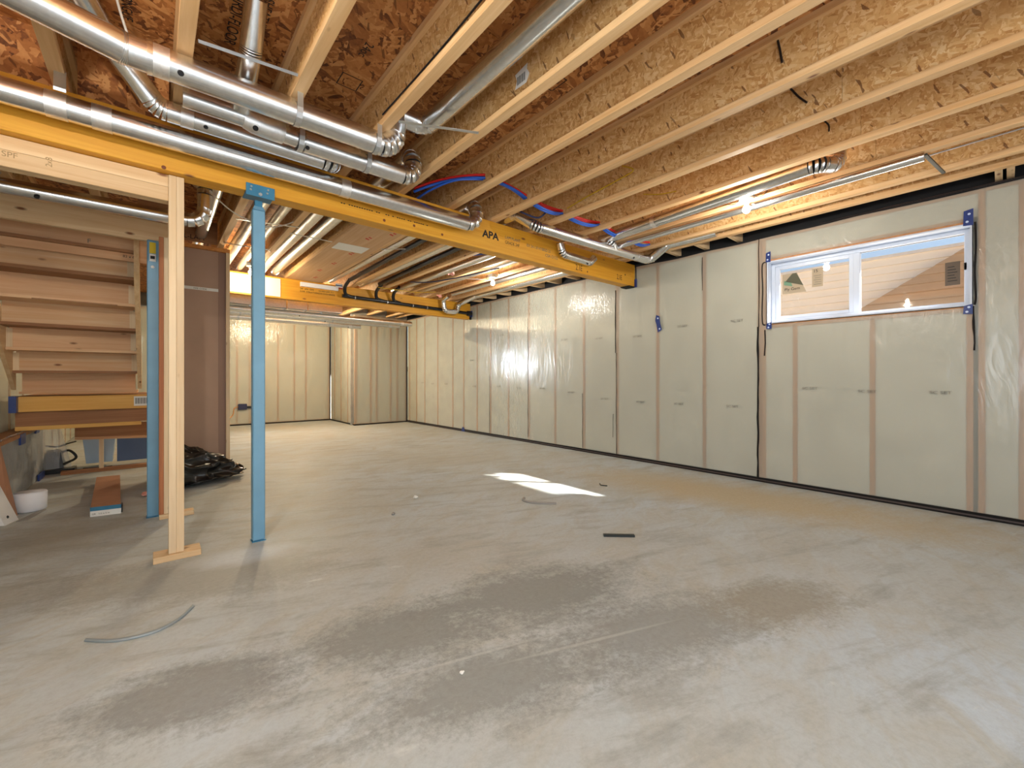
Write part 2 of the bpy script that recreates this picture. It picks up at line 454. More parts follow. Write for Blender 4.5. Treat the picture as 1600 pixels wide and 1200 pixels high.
def arc(p0, p1, sag, n=10):
    p0, p1 = Vector(p0), Vector(p1)
    return [p0.lerp(p1, i/n) + Vector(sag)*4*(i/n)*(1-i/n) for i in range(n+1)]
def spline(pts, n=8):
    P = [Vector(p) for p in pts]; out = []
    for i in range(len(P)-1):
        a = P[max(i-1, 0)]; b_ = P[i]; c = P[i+1]; d = P[min(i+2, len(P)-1)]
        for t in [k/n for k in range(n)]:
            out.append(0.5*((2*b_)+(c-a)*t+(2*a-5*b_+4*c-d)*t*t+(3*b_-a-3*c+d)*t**3))
    out.append(P[-1]); return out
def text(name, body, loc, rot, size, mat, parent, sx=1.0, align='LEFT', bold=0.0):
    cu = bpy.data.curves.new(name, 'FONT'); cu.body = body; cu.size = size; cu.align_x = align
    cu.extrude = 0.0004; cu.offset = bold*0.5
    t = bpy.data.objects.new(name+'_tmp', cu); COL.objects.link(t)
    dg = bpy.context.evaluated_depsgraph_get()
    me = bpy.data.meshes.new_from_object(t.evaluated_get(dg))
    bpy.data.objects.remove(t); me.materials.clear(); me.materials.append(mat)
    me.name = name
    M = Matrix.Translation(Vector(loc)-org(parent)) @ Euler(rot).to_matrix().to_4x4() @ Matrix.Diagonal((sx, 1, 1, 1))
    me.transform(M)
    o = bpy.data.objects.new(name, me)
    return link(o, parent)
ROT_S = (R(90), 0, 0)          # reads on a face turned to -Y
ROT_W = (R(90), 0, R(-90))     # reads on a face turned to -X

def duct(parent, pts, r, mat=None, rb=None, seg=18, gores=4, ends=True):
    """round sheet-metal run: straight pipes and gored elbows, each a part"""
    mat = mat or M_GALV
    P = [Vector(p) for p in pts]; rb = rb or r*1.5
    cur = P[0]
    for i in range(1, len(P)):
        if i == len(P)-1:
            end = P[i]; nxt = None
        else:
            d1 = (P[i]-P[i-1]).normalized(); d2 = (P[i+1]-P[i]).normalized()
            ang = d1.angle(d2); t = rb*math.tan(ang/2)
            end = P[i]-d1*t; nxt = P[i]+d2*t
        if (end-cur).length > 0.01:
            MB().tube([cur, end], r, seg).build('pipe', mat, parent)
        if nxt is not None:
            cen = None
            axis = d1.cross(d2).normalized(); perp = axis.cross(d1).normalized()
            cen = end + perp*rb
            for g in range(gores):
                a0, a1 = ang*g/gores, ang*(g+1)/gores
                def pt(a):
                    return cen + (Matrix.Rotation(a, 3, axis) @ (-perp))*rb
                q0, q1 = pt(a0), pt(a1)
                d = (q1-q0)*0.12
                MB().tube([q0, q0+d, q1-d, q1], [r*1.03, r*1.012, r*1.012, r*1.03], seg).build('elbow_gore', mat, parent)
            cur = nxt
def band(parent, name, p, q, r, mat):
    return MB().tube([p, q], r, 18, caps=False).build(name, mat, parent)
def plug(parent, p, r):
    """black damper plug on the underside of a pipe"""
    return MB().lathe(p, [(r, -0.003), (r, 0.003), (r*0.6, 0.006)], 12, (0, -0.75, -0.66)).build('damper_plug', M_ABS, parent)

# ------------------------------------------------------------------ main dimensions
XW, XL, YB, YF = 5.07, -1.12, -1.75, 12.0     # right film face, left film face, back, far
YN, XN = 10.18, 3.70                          # the bump-out
JZ, JD = 2.70, 0.302                          # underside of the joists, joist depth
DECK = JZ+JD

# ------------------------------------------------------------------ floor
fl = tag(MB().box(XL-0.2, XW+0.2, YB-0.1, YF+0.3, -0.12, 0.0).build('floor', M_SLAB, at=(0, 0, 0)), 'bare mottled grey concrete slab floor', kind='structure')

# ------------------------------------------------------------------ ceiling deck of board panels
ceil = thing('ceiling', (2, 5, DECK), 'oriented strand board subfloor seen between the joists', kind='structure')
yy = YB-0.1
row = 0
while yy < YF+0.2:
    xx = XL-0.3 - (1.22 if row % 2 else 0)
    while xx < XW+0.3:
        x0, x1 = max(xx, XL-0.3), min(xx+2.437, XW+0.35)
        if x1-x0 > 0.05:
            box('deck_panel', (x0, x1, yy, min(yy+1.216, YF+0.3), DECK, DECK+0.018), M_OSB_DECK, ceil)
        xx += 2.44
    yy += 1.22; row += 1
box('floor_above', (XL-0.4, XW+0.4, YB-0.2, YF+0.4, DECK+0.03, DECK+0.06), M_BLACK, ceil)

# ------------------------------------------------------------------ walls: studs, batts, plates, sheet
def film_mesh(name, p0, u, v, nu, nv, nrm, mat, parent, holes=(), amp=0.0035, seed=0.0):
    p0, u, v, nrm = Vector(p0), Vector(u), Vector(v), Vector(nrm)
    verts = []; faces = []
    lu, lv = u.length, v.length
    for j in range(nv+1):
        for i in range(nu+1):
            a, c = i/nu, j/nv
            q = Vector((a*lu*3.2+seed, c*lv*1.3, seed))
            h = noise.noise(q)*amp + noise.noise(q*3.1)*amp*0.4
            verts.append(p0+u*a+v*c+nrm*h)
    for j in range(nv):
        for i in range(nu):
            a, c = (i+.5)/nu*lu, (j+.5)/nv*lv
            if any(h0 < a < h1 and k0 < c < k1 for h0, h1, k0, k1 in holes): continue
            n = nu+1
            faces.append((j*n+i, j*n+i+1, (j+1)*n+i+1, (j+1)*n+i))
    mb = MB(); mb.add(verts, faces, True)
    return mb.build(name, mat, parent)

WTOP = 2.675
WY0, WY1, WZ0, WZ1 = 0.172, 1.672, 1.725, 2.395     # window opening
wr = thing('wall_right', (XW+0.06, 4.0, 0), 'right basement wall of studs and batts under clear plastic sheet', kind='structure')
studs = [10.05, 9.67, 9.25, 8.63, 7.98, 7.548, 7.055, 6.602, 6.05, 5.485, 4.844, 4.231, 3.617, 2.982, 2.362, 1.754, 0.12, -0.09, -0.70, -1.31]
SX0, SX1 = XW+0.006, XW+0.10
SW = 0.038
for y in studs:
    box('stud', (SX0, SX1, y-SW/2, y+SW/2, 0.04, WTOP-0.04), M_STUD, wr)
for y in (1.415, 0.797, 0.185):
    box('cripple_stud', (SX0, SX1, y-SW/2, y+SW/2, 0.04, WZ0-0.04), M_STUD, wr)
box('cripple_stud', (SX0, SX1, 1.69, 1.728, 0.04, WTOP-0.04), M_STUD, wr)
box('window_sill_plate', (SX0, SX1, WY0, WY1, WZ0-0.045, WZ0-0.005), M_STUD, wr)
box('window_header', (SX0, SX1, WY0, WY1, WZ1+0.004, WZ1+0.05), M_STUD, wr)
box('bottom_plate', (SX0, SX1, YB, YN, 0.0, 0.04), M_STUD, wr)
box('top_plate', (SX0, SX1, YB, YN, WTOP-0.04, WTOP), M_STUD, wr)
ss = sorted(studs+[YB, 1.71, YN])
for a, c in zip(ss, ss[1:]):
    if c-a < 0.06: continue
    y0, y1 = a+SW/2+0.001, c-SW/2-0.001
    if a < 1.0 < c:
        box('insulation_batt', (XW+0.014, SX1, y0, y1, WZ1+0.052, WTOP-0.042), M_BATT, wr)
        for c0, c1 in ((0.205, 0.777), (0.817, 1.395), (1.435, 1.69)):
            box('insulation_batt', (XW+0.014, SX1, c0, c1, 0.042, WZ0-0.047), M_BATT, wr)
    else:
        box('insulation_batt', (XW+0.014, SX1, y0, y1, 0.042, WTOP-0.042), M_BATT, wr)
# foundation behind, with the window opening left free
fx0, fx1 = SX1+0.002, SX1+0.07
for bb in ((fx0, fx1, YB-0.2, WY0, 0, WTOP), (fx0, fx1, WY1, YN, 0, WTOP), (fx0, fx1, WY0, WY1, 0, WZ0), (fx0, fx1, WY0, WY1, WZ1, WTOP)):
    box('foundation', bb, M_CONC, wr)
film_mesh('vapour_barrier', (XW, YB, 0.035), (0, YN-YB, 0), (0, 0, WTOP-0.03), 330, 60, (-1, 0, 0), M_POLY, wr,
          holes=[(WY0-YB, WY1-YB, WZ0-0.035, WZ1-0.035)])
# acoustic sealant along the slab
for (z0, z1, mm, off) in ((0.0, 0.014, M_SEAL, 0.014), (0.014, 0.028, M_SEAL_BROWN, 0.008), (0.028, 0.048, M_SEAL, 0.012)):
    mb = MB(); n = 90
    for i in range(n):
        a, c = YB+(YN-YB)*i/n, YB+(YN-YB)*(i+1)/n
        w0 = off*(0.7+0.6*noise.noise(Vector((a*2.3, z0*50, 0)))) ; w1 = off*(0.7+0.6*noise.noise(Vector((c*2.3, z0*50, 0))))
        mb.hexa([(XW+0.012, a, z0), (XW-w0, a, z0), (XW-w1, c, z0), (XW+0.012, c, z0)], [(XW+0.012, a, z1), (XW-w0, a, z1), (XW-w1, c, z1), (XW+0.012, c, z1)])
    mb.build('sealant_bead', mm, wr)
# upright sealant seams showing through the sheet
def seam(y, z0, z1, r=0.004, wob=0.006):
    pts = []
    n = max(6, int((z1-z0)/0.08))
    for i in range(n+1):
        z = z0+(z1-z0)*i/n
        pts.append((XW-0.004, y+wob*noise.noise(Vector((y*9, z*5, 1))), z))
    MB().tube(pts, [r*(0.55+0.75*abs(noise.noise(Vector((y*3, i*0.9, 5))))) for i in range(len(pts))], 6).build('sealant_seam', M_SEAL, wr)
seam(1.762, 0.04, 1.70, 0.013, 0.01); seam(1.755, 1.70, 2.66, 0.006); seam(3.64, 1.5, 2.40, 0.009); seam(3.625, 0.05, 1.5, 0.005)
box('sealant_seam', (XW-0.024, XW-0.004, YN-0.024, YN-0.006, 0.02, 2.62), M_SEAL, wr); seam(6.62, 0.04, 1.2, 0.005); seam(4.25, 0.06, 0.9, 0.004); seam(5.5, 0.1, 2.2, 0.004); seam(2.38, 2.2, 2.6, 0.004); seam(0.165, 1.36, 1.72, 0.008, 0.012)
seam(3.68, 0.28, 0.62, 0.004, 0.01)
# print on the sheet
for (y, z) in [(2.70, 1.78), (2.05, 1.78), (3.35, 1.7), (4.0, 1.72), (4.7, 1.75), (6.3, 1.95), (5.4, 1.95), (7.3, 1.5), (0.9, 1.0), (0.42, 1.0), (1.35, 1.02),
               (4.55, 0.9), (3.9, 0.82), (3.3, 0.8), (2.75, 0.8), (2.1, 0.8), (5.2, 0.95), (5.8, 0.95), (6.4, 0.97), (7.2, 0.96), (8.3, 1.0), (8.9, 1.0), (9.4, 1.02)]:
    text('sheet_print', 'SC SET', (XW-0.007, y, z), ROT_W, 0.036, M_FAINT, wr, 1.25)
# blue sheathing tape patches on the right wall
def tape_patch(name, poly, parent, nrm=(-0.004, 0, 0), marks=()):
    o = MB().prism(poly, nrm).build(name, M_TAPE, parent)
    for c in marks:
        MB().lathe(Vector(c), [(0.011, 0), (0.011, 0.001)], 10, (-1, 0, 0)).build('tape_print', M_TAPE_W, o)
    return o
tx = XW-0.010
tape_patch('tape_patch', [(tx, 2.965, 1.74), (tx, 2.91, 1.77), (tx, 2.935, 1.86), (tx, 2.945, 1.95), (tx, 2.99, 1.97), (tx, 3.005, 1.90), (tx, 2.985, 1.84)], wr, marks=((tx-0.005, 2.965, 1.925), (tx-0.005, 2.94, 1.785)))
tape_patch('tape_patch', [(tx, 7.60, 0.0), (tx, 7.48, 0.0), (tx, 7.5, 0.07), (tx, 7.55, 0.10), (tx, 7.59, 0.06)], wr)

# black strip above the wall, blocking and rim
rim = thing('wall_rim', (XW+0.1, 4.0, WTOP), 'black lined rim cavity above the plastic covered wall', kind='structure')
box('rim_membrane', (XW+0.10, XW+0.13, YB-0.1, YN+2, WTOP-0.02, DECK), M_BLACK, rim)
box('black_flap', (XW-0.006, XW+0.10, YB, YN, WTOP-0.002, WTOP+0.003), M_BLACK, rim)
mb = MB(); n = 120
for i in range(n):
    a, c = YB+(YN-YB)*i/n, YB+(YN-YB)*(i+1)/n
    d0 = 0.016+0.02*noise.noise(Vector((a*1.7, 3, 0))); d1 = 0.016+0.02*noise.noise(Vector((c*1.7, 3, 0)))
    mb.add([(XW-0.008, a, WTOP+0.004), (XW-0.008, c, WTOP+0.004), (XW-0.008, c, WTOP-d1), (XW-0.008, a, WTOP-d0)], [(0, 1, 2, 3)])
mb.build('ragged_sheet_edge', M_BLACK, rim)
mb = MB()
for i in range(40):
    a, c = -0.2+1.4*i/40, -0.2+1.4*(i+1)/40
    h0 = 0.016+0.012*noise.noise(Vector((a*4, 9, 0))); h1 = 0.016+0.012*noise.noise(Vector((c*4, 9, 0)))
    mb.add([(XW-0.012, a, WTOP-0.006), (XW-0.012, c, WTOP-0.006), (XW+0.01, c, WTOP+h1), (XW+0.01, a, WTOP+h0)], [(0, 1, 2, 3)])
mb.build('folded_sheet_edge', M_SEAL_BROWN, rim)
for y in [-0.03, 0.03, -0.6, 1.98, 2.36, 2.72, 3.1, 3.62, 4.0, 4.4, 4.8, 5.2, 5.65, 6.1, 6.55, 7.0, 7.6, 8.2, 8.8, 9.4]:
    box('rim_block', (4.85, XW+0.10, y-0.02, y+0.02, JZ, JZ+0.14), M_SPR_X, rim)

# ------------------------------------------------------------------ window in the right wall
w1 = thing('window_1', (XW+0.06, 0.92, WZ0), 'white vinyl slider window high in the plastic covered wall', kind='structure')
T = 0.012
x0, x1 = XW-0.018, XW+0.135
box('jamb', (x0, x1, WY1-T, WY1, WZ0, WZ1), M_WHITE, w1); box('jamb', (x0, x1, WY0, WY0+T, WZ0, WZ1), M_WHITE, w1)
box('head_jamb', (x0, x1, WY0+T, WY1-T, WZ1-T, WZ1), M_WHITE, w1); box('sill', (x0, x1, WY0+T, WY1-T, WZ0, WZ0+T), M_WHITE, w1)
gx = XW+0.11
def frame(name, y0, y1, z0, z1, w, xa, xb, parent):
    box(name+'_stile', (xa, xb, y0, y0+w, z0, z1), M_WHITE, parent, 0.003); box(name+'_stile', (xa, xb, y1-w, y1, z0, z1), M_WHITE, parent, 0.003)
    box(name+'_rail', (xa, xb, y0+w, y1-w, z0, z0+w), M_WHITE, parent, 0.003); box(name+'_rail', (xa, xb, y0+w, y1-w, z1-w, z1), M_WHITE, parent, 0.003)
YM = 0.93
frame('frame', WY0+T, WY1-T, WZ0+T, WZ1-T, 0.036, gx-0.02, gx+0.06, w1)
box('mullion', (gx-0.012, gx+0.05, YM-0.026, YM+0.026, WZ0+T+0.03, WZ1-T-0.03), M_WHITE, w1, 0.003)
frame('sash', YM+0.012, WY1-T-0.026, WZ0+T+0.024, WZ1-T-0.024, 0.046, gx-0.006, gx+0.03, w1)
GZ0, GZ1 = WZ0+T+0.066, WZ1-T-0.066
LG = (YM+0.054, WY1-T-0.068); RG = (WY0+T+0.034, YM-0.024)
RZ0, RZ1 = WZ0+T+0.034, WZ1-T-0.034
box('pane', (gx+0.012, gx+0.016, LG[0], LG[1], GZ0, GZ1), M_GLASS, w1)
box('pane', (gx+0.030, gx+0.034, RG[0], RG[1], RZ0, RZ1), M_GLASS, w1)
g = 0.005
for (ya, yb, za, zb, xg) in ((LG[0], LG[1], GZ0, GZ1, gx+0.006), (RG[0], RG[1], RZ0, RZ1, gx+0.024)):
    box('gasket', (xg, xg+0.008, ya, yb, zb-g, zb), M_GASKET, w1)
box('gasket', (gx+0.024, gx+0.032, RG[0], RG[0]+g*0.7, RZ0, RZ1), M_GASKET, w1)
box('latch', (gx-0.02, gx, RG[0]-0.012, RG[0]+0.004, 2.04, 2.10), M_GASKET, w1)
# stickers on the glass
sx = gx+0.009
st = MB().prism([(sx, 1.565, 2.04), (sx, 1.345, 2.04), (sx, 1.43, 2.255), (sx, 1.565, 2.255)], (-0.001, 0, 0)).build('glass_sticker', M_STK, w1)
MB().prism([(sx-0.002, 1.535, 2.175), (sx-0.002, 1.47, 2.252), (sx-0.002, 1.435, 2.252), (sx-0.002, 1.37, 2.11)], (-0.001, 0, 0)).build('sticker_fold', plain('sticker_dark_green', (86, 84, 64), 0.7), st)
MB().prism([(sx-0.002, 1.55, 2.14), (sx-0.002, 1.47, 2.115), (sx-0.002, 1.48, 2.155), (sx-0.002, 1.545, 2.185)], (-0.001, 0, 0)).build('sticker_swoosh', M_GREEN, st)
text('sticker_lettering', 'Ply Gem', (sx-0.002, 1.545, 2.075), ROT_W, 0.042, M_INK, st)
st = box('glass_sticker', (sx-0.001, sx, 1.20, 1.295, 2.075, 2.265), M_STK, w1)
text('sticker_lettering', '15', (sx-0.002, 1.285, 2.225), ROT_W, 0.042, M_INK, st)
for k in range(5): box('print_line', (sx-0.002, sx-0.001, 1.215, 1.28-0.01*(k % 2), 2.10+0.022*k, 2.104+0.022*k), M_INK_G, st)
sx2 = gx+0.028
st = box('glass_sticker', (sx2-0.001, sx2, 0.245, 0.335, 1.93, 2.13), M_STKD, w1)
for k in range(6): box('print_line', (sx2-0.002, sx2-0.001, 0.262+0.008*(k % 3), 0.32, 1.965+0.024*k, 1.971+0.024*k), M_INK, st)
# tape at the four corners, sealant round the frame
def tape_box(y0, y1, z0, z1):
    o = MB().prism([(XW-0.02, y0, z0), (XW-0.02, y1, z0+0.004), (XW-0.02, y1-0.004, z1-0.012), (XW-0.02, (y0+y1)/2, z1-0.006), (XW-0.02, y0, z1)], (-0.002, 0, 0)).build('corner_tape', M_TAPE, w1)
    for c in ((y0*0.6+y1*0.4, z0+(z1-z0)*0.7), (y0*0.4+y1*0.6, z0+(z1-z0)*0.25)):
        MB().lathe((XW-0.022, c[0], c[1]), [(0.009, 0), (0.009, 0.001)], 10, (-1, 0, 0)).build('tape_print', M_TAPE_W, o)
tape_box(1.635, 1.682, WZ1-0.01, 2.50); tape_box(1.625, 1.675, 1.665, WZ0+0.012); tape_box(0.165, 0.222, WZ1-0.02, 2.51); tape_box(0.168, 0.222, 1.655, WZ0+0.012)
MB().tube(spline([(XW-0.006, 1.68, 2.395), (XW-0.006, 1.715, 2.385), (XW-0.006, 1.722, 2.30), (XW-0.006, 1.716, 2.1), (XW-0.006, 1.722, 1.85), (XW-0.006, 1.715, 1.73), (XW-0.006, 1.69, 1.715)]), 0.006, 6).build('frame_sealant', M_SEAL, w1)
MB().tube(spline([(XW-0.008, 0.155, 2.40), (XW-0.008, 0.152, 2.2), (XW-0.008, 0.158, 2.0), (XW-0.008, 0.152, 1.8), (XW-0.008, 0.158, 1.73)]), 0.007, 6).build('frame_sealant', M_SEAL, w1)
MB().tube([(XW-0.006, 1.695, 1.66), (XW-0.006, 1.69, 1.52), (XW-0.006, 1.70, 1.38)], 0.006, 6).build('frame_sealant', M_SEAL, w1)

# ------------------------------------------------------------------ outside the window
gr = tag(MB().box(XW+0.2, 16, -14, 12, 1.35, 1.45).build('ground', M_SOIL), 'bare ground outside the window', kind='structure')
nb = thing('neighbouring_house', (9.0, 1.0, 1.45), 'pale tan sided house wall seen through the window', 'house')
NT = 3.13
k = 0; z = 1.45
while z < NT-0.01:
    z1 = min(z+0.125, NT)
    MB().prism([(8.985, -2.5, z), (9.022, -2.5, z), (9.022, -2.5, z1), (9.015, -2.5, z1)], (0, 9.0, 0)).build('siding_board', M_SIDE, nb)
    z = z1; k += 1
box('house_wall', (9.03, 9.2, -2.5, 6.5, 1.45, NT), M_SIDE, nb)
# darker siding cut to a slope, stands in for the shadow on the house
lt = thing('shadow_wall', (8.6, 0.4, 1.45), 'darker taupe siding shaped as the sloping shadow seen through right pane', 'shadow shape')
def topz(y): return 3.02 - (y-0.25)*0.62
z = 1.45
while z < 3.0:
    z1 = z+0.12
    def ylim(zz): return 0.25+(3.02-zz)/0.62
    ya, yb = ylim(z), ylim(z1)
    MB().prism([(8.575, -1.2, z), (8.575, ya, z), (8.60, yb, z1), (8.60, -1.2, z1)], (0.025, 0, 0)).build('siding_board', M_SIDE_SHADE, lt)  # boards of the shadow stand-in
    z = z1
MB().prism([(8.63, -1.2, 1.45), (8.63, ylim(1.45), 1.45), (8.63, ylim(3.0), 3.0), (8.63, -1.2, 3.0)], (0.2, 0, 0)).build('wall', M_SIDE_SHADE, lt)  # backing of the shadow stand-in
sf = tag(MB().box(XW+0.17, XW+0.95, -2.5, 5.0, 2.96, 3.04).build('sun_blocker_1', M_SUN_BLOCKER), 'unseen soffit overhang added above the window to trim the sun', kind='structure')  # overhang added out of view to cut the top of the sun patch

# ------------------------------------------------------------------ far, bump-out, left and back walls
def wall_along_x(name, label, y, xa, xb, xs, seed, top=WTOP):
    w = thing(name, ((xa+xb)/2, y+0.06, 0), label, kind='structure')
    for x in xs: box('stud', (x-0.019, x+0.019, y+0.006, y+0.10, 0.04, top-0.04), M_STUD, w)
    box('bottom_plate', (xa, xb, y+0.006, y+0.10, 0, 0.04), M_STUD, w); box('top_plate', (xa, xb, y+0.006, y+0.10, top-0.04, top), M_STUD, w)
    s = sorted(list(xs)+[xa, xb])
    for a, c in zip(s, s[1:]):
        if c-a > 0.07: box('insulation_batt', (a+0.02, c-0.02, y+0.014, y+0.10, 0.042, top-0.042), M_BATT, w)
    box('foundation', (xa-0.05, xb+0.05, y+0.105, y+0.16, 0, DECK), M_CONC, w)
    film_mesh('vapour_barrier', (xa, y, 0.03), (xb-xa, 0, 0), (0, 0, top-0.03), int((xb-xa)*22)+4, 40, (0, -1, 0), M_POLY, w, seed=seed)
    box('sealant_bead', (xa, xb, y-0.012, y+0.01, 0, 0.03), M_SEAL, w)
    return w
wf = wall_along_x('wall_far', 'far basement wall of studs under warm lit plastic sheet', YF, XL, XN, [-0.9, -0.29, 0.32, 0.93, 1.54, 1.80, 2.05, 2.42, 2.80, 3.08, 3.66], 3.3)
wb = wall_along_x('wall_recess', 'short plastic covered wall of the bumped-out far corner', YN, XN, XW, [3.74, 4.10, 4.25, 4.62, 4.80, 5.04], 8.1)
ws = thing('wall_return', (XN+0.06, 11.0, 0), 'return wall at the bumped-out far corner', kind='structure')
for y in (10.24, 10.7, 11.2, 11.7): box('stud', (XN+0.012, XN+0.1, y-0.019, y+0.019, 0.04, WTOP-0.04), M_STUD, ws)
box('insulation_batt', (XN+0.022, XN+0.1, YN+0.1, YF, 0.02, WTOP), M_BATT, ws)
film_mesh('vapour_barrier', (XN, YN, 0.03), (0, YF-YN, 0), (0, 0, WTOP-0.03), 40, 40, (-1, 0, 0), M_POLY, ws, seed=5)
box('sealant_bead', (XN-0.012, XN+0.01, YN, YF, 0, 0.03), M_SEAL, ws)
box('sealant_seam', (XN-0.026, XN-0.006, YF-0.026, YF-0.006, 0.02, 2.62), M_SEAL, ws)
wl = thing('wall_left', (XL-0.06, 5, 0), 'left basement wall under plastic sheet beside the stair', kind='structure')
YL = 0.0
yy = YL+0.02
while yy < YF:
    box('stud', (XL-0.1, XL-0.012, yy-0.019, yy+0.019, 0.04, WTOP-0.04), M_STUD, wl)
    box('insulation_batt', (XL-0.1, XL-0.022, yy+0.02, min(yy+0.59, YF), 0.03, WTOP-0.03), M_BATT, wl)
    yy += 0.61
for bb in ((YL, YF+0.2, 0, DECK), (YB-0.2, YL, 0, 0.3), (YB-0.2, YL, 2.3, DECK), (YB-0.2, -1.65, 0.3, 2.3), (-0.15, YL, 0.3, 2.3)):  # gap near the back is an opening added for light
    box('foundation', (XL-0.17, XL-0.105, *bb), M_CONC, wl)
film_mesh('vapour_barrier', (XL, YL, 0.03), (0, YF-YL, 0), (0, 0, WTOP-0.03), 150, 40, (1, 0, 0), M_POLY, wl, seed=11)
wk = thing('wall_back', (2, YB-0.1, 0), 'back wall behind the camera with added opening for fill light', kind='structure')
px0, px1, pz1 = -0.7, 2.9, 2.25  # door opening is assumed, added to let fill light in
for bb in ((XL-0.2, px0, YB-0.2, YB, 0, DECK), (px1, XW+0.2, YB-0.2, YB, 0, DECK), (px0, px1, YB-0.2, YB, pz1, DECK), (px0, px1, YB-0.2, YB, 0, 0.25)):
    box('wall_section', bb, M_DRYW, wk)
for x in (px0, (px0+px1)/2-0.03, px1-0.06): box('added_opening_post', (x, x+0.06, YB-0.12, YB-0.06, 0.25, pz1), M_WHITE, wk)

tag(MB().box(-3, 8.5, -6.8, YB-0.2, 2.62, 2.74).build('sun_blocker_2', M_SUN_BLOCKER), 'unseen roof added outside the back wall to keep sun out', kind='structure')  # blocker added so the sun misses the back opening
# ------------------------------------------------------------------ I-joists
ORD = ['first', 'second', 'third', 'fourth', 'fifth', 'sixth', 'seventh', 'eighth', 'ninth', 'tenth', 'eleventh', 'twelfth', 'thirteenth']
FW = 0.0635
proto = None
JX = []
jpos = [4.846-FW/2] + [4.60-FW/2-0.4945*k for k in range(12)]
for i, xc in enumerate(jpos):
    lab = ('oriented strand board i-joist, rim joist closest to the plastic wall' if i == 0 else
           'oriented strand board i-joist, %s from the wall with the window' % ORD[i])
    if i and xc < XL: continue
    JX.append(xc)
    t = thing('i_joist', (xc, 5.0, JZ), lab, 'joist', 'floor joists overhead')
    if proto is None:
        proto = t
        box('bottom_flange', (xc-FW/2, xc+FW/2, YB, YF+0.1, JZ, JZ+0.038), M_FLANGE, t, 0.002)
        box('top_flange', (xc-FW/2, xc+FW/2, YB, YF+0.1, DECK-0.038, DECK), M_FLANGE, t)
        yj = YB
        cuts = [YB, 0.62, 3.05, 5.5, 7.9, 10.3, YF+0.1]
        for a, c in zip(cuts, cuts[1:]):
            box('web', (xc-0.0055, xc+0.0055, a+0.0008, c-0.0008, JZ+0.036, DECK-0.036), M_OSB_WEB, t)
        kids = list(t.children)
    else:
        for ch in kids:
            o = ch.copy(); COL.objects.link(o); o.parent = t

# ------------------------------------------------------------------ beams
BF, BT, BZ0 = 3.32, 0.135, 2.402
bm1 = thing('laminated_beam', (2.0, BF+BT/2, BZ0), 'long yellow stained laminated beam under the joists, held by blue post', 'beam', 'laminated beams')
box('beam_body', (XL, XW-0.002, BF, BF+BT, BZ0, JZ-0.001), M_BEAM, bm1, 0.003)
ty = BF-0.0006
text('beam_lettering', 'APA', (2.455, ty, 2.525), ROT_S, 0.098, M_INK, bm1, 1.1, bold=0.006)
text('beam_lettering', 'G-LAM  OF', (1.98, ty, 2.545), ROT_S, 0.06, M_INK, bm1, 1.1)
text('beam_lettering', 'LAM PLANT', (2.74, ty, 2.565), ROT_S, 0.044, M_INK_G, bm1, 0.9)
text('beam_lettering', 'GRADE 24F', (2.74, ty, 2.515), ROT_S, 0.044, M_INK, bm1, 0.9)
text('beam_lettering', 'EX 24-1.8 HYBRID 21', (3.04, ty, 2.545), ROT_S, 0.044, M_INK_G, bm1, 0.92)
text('beam_lettering', 'CSA O122', (3.32, ty, 2.49), ROT_S, 0.046, M_INK_G, bm1, 1.0)
text('beam_lettering', '2.1E', (3.83, ty, 2.505-0.075), ROT_S, 0.095, M_INK, bm1, 0.75)
text('beam_lettering', '2.1E', (4.65, ty, 2.445), ROT_S, 0.095, M_INK, bm1, 0.7)
for x, z in ((4.84, 2.53), (1.45, 2.435), (1.72, 2.455), (0.05, 2.415), (4.05, 2.44), (2.0, 2.44)):
    MB().lathe((x, BF, z), [(0.012, 0), (0.010, 0.001), (0.004, 0.0012)], 10, (0, -1, 0)).build('bolt_hole', M_INK if x > 4.5 else plain('knot', (120, 62, 30), 0.6), bm1)
for x in [k*0.02+1.1 for k in range(38)]:
    if random.random() < 0.6: box('stamp_dash', (x, x+0.013, ty, BF, 2.482, 2.490), M_INK, bm1)
BF2, BZ2 = 7.285, 2.375
bm2 = thing('laminated_beam', (2.0, BF2+0.06, BZ2), 'shorter far orange stained laminated beam carrying black drain pipe', 'beam', 'laminated beams')
box('beam_body', (0.3, XW-0.002, BF2, BF2+0.13, BZ2, JZ-0.001), M_BEAM, bm2, 0.003)
for k, s_ in enumerate(('24F  APA  EWS', 'GLUED LAM  F-1', 'D.FIR  STRUCTURAL', 'CSA O122 GRADE')):
    text('beam_lettering', s_, (1.78+0.28*(k % 2), BF2-0.001, 2.555-0.042*(k//2)), ROT_S, 0.036, M_INK, bm2, 0.9)
# tape and hardware where the beams meet the wall
tp = thing('beam_end_tape', (XW-0.02, BF, 2.40), 'dark blue tape wrapped round the near beam end', 'tape', 'beam end tapes')
MB().box(XW-0.02, XW-0.004, BF-0.035, BF-0.004, 2.39, 2.50).build('tape_strip', M_TAPE, tp)
MB().tube([(XW-0.012, BF-0.025, 2.5), (XW-0.012, BF-0.022, 2.69)], 0.006, 6).build('tape_edge', M_SEAL, tp)
MB().box(XW-0.14, XW-0.012, BF-0.006, BF+0.14, 2.388, 2.3995).build('tape_fold', M_SEAL, tp)
tp = thing('beam_end_tape', (XW-0.02, BF2, 2.37), 'dark blue tape wrapped round the far beam end', 'tape', 'beam end tapes')
MB().box(XW-0.03, XW-0.006, BF2-0.08, BF2-0.004, 2.42, 2.54).build('tape_strip', M_TAPE, tp)
MB().box(XW-0.03, XW-0.006, BF2-0.05, BF2-0.004, 2.365, 2.42).build('tape_fold', M_SEAL, tp)

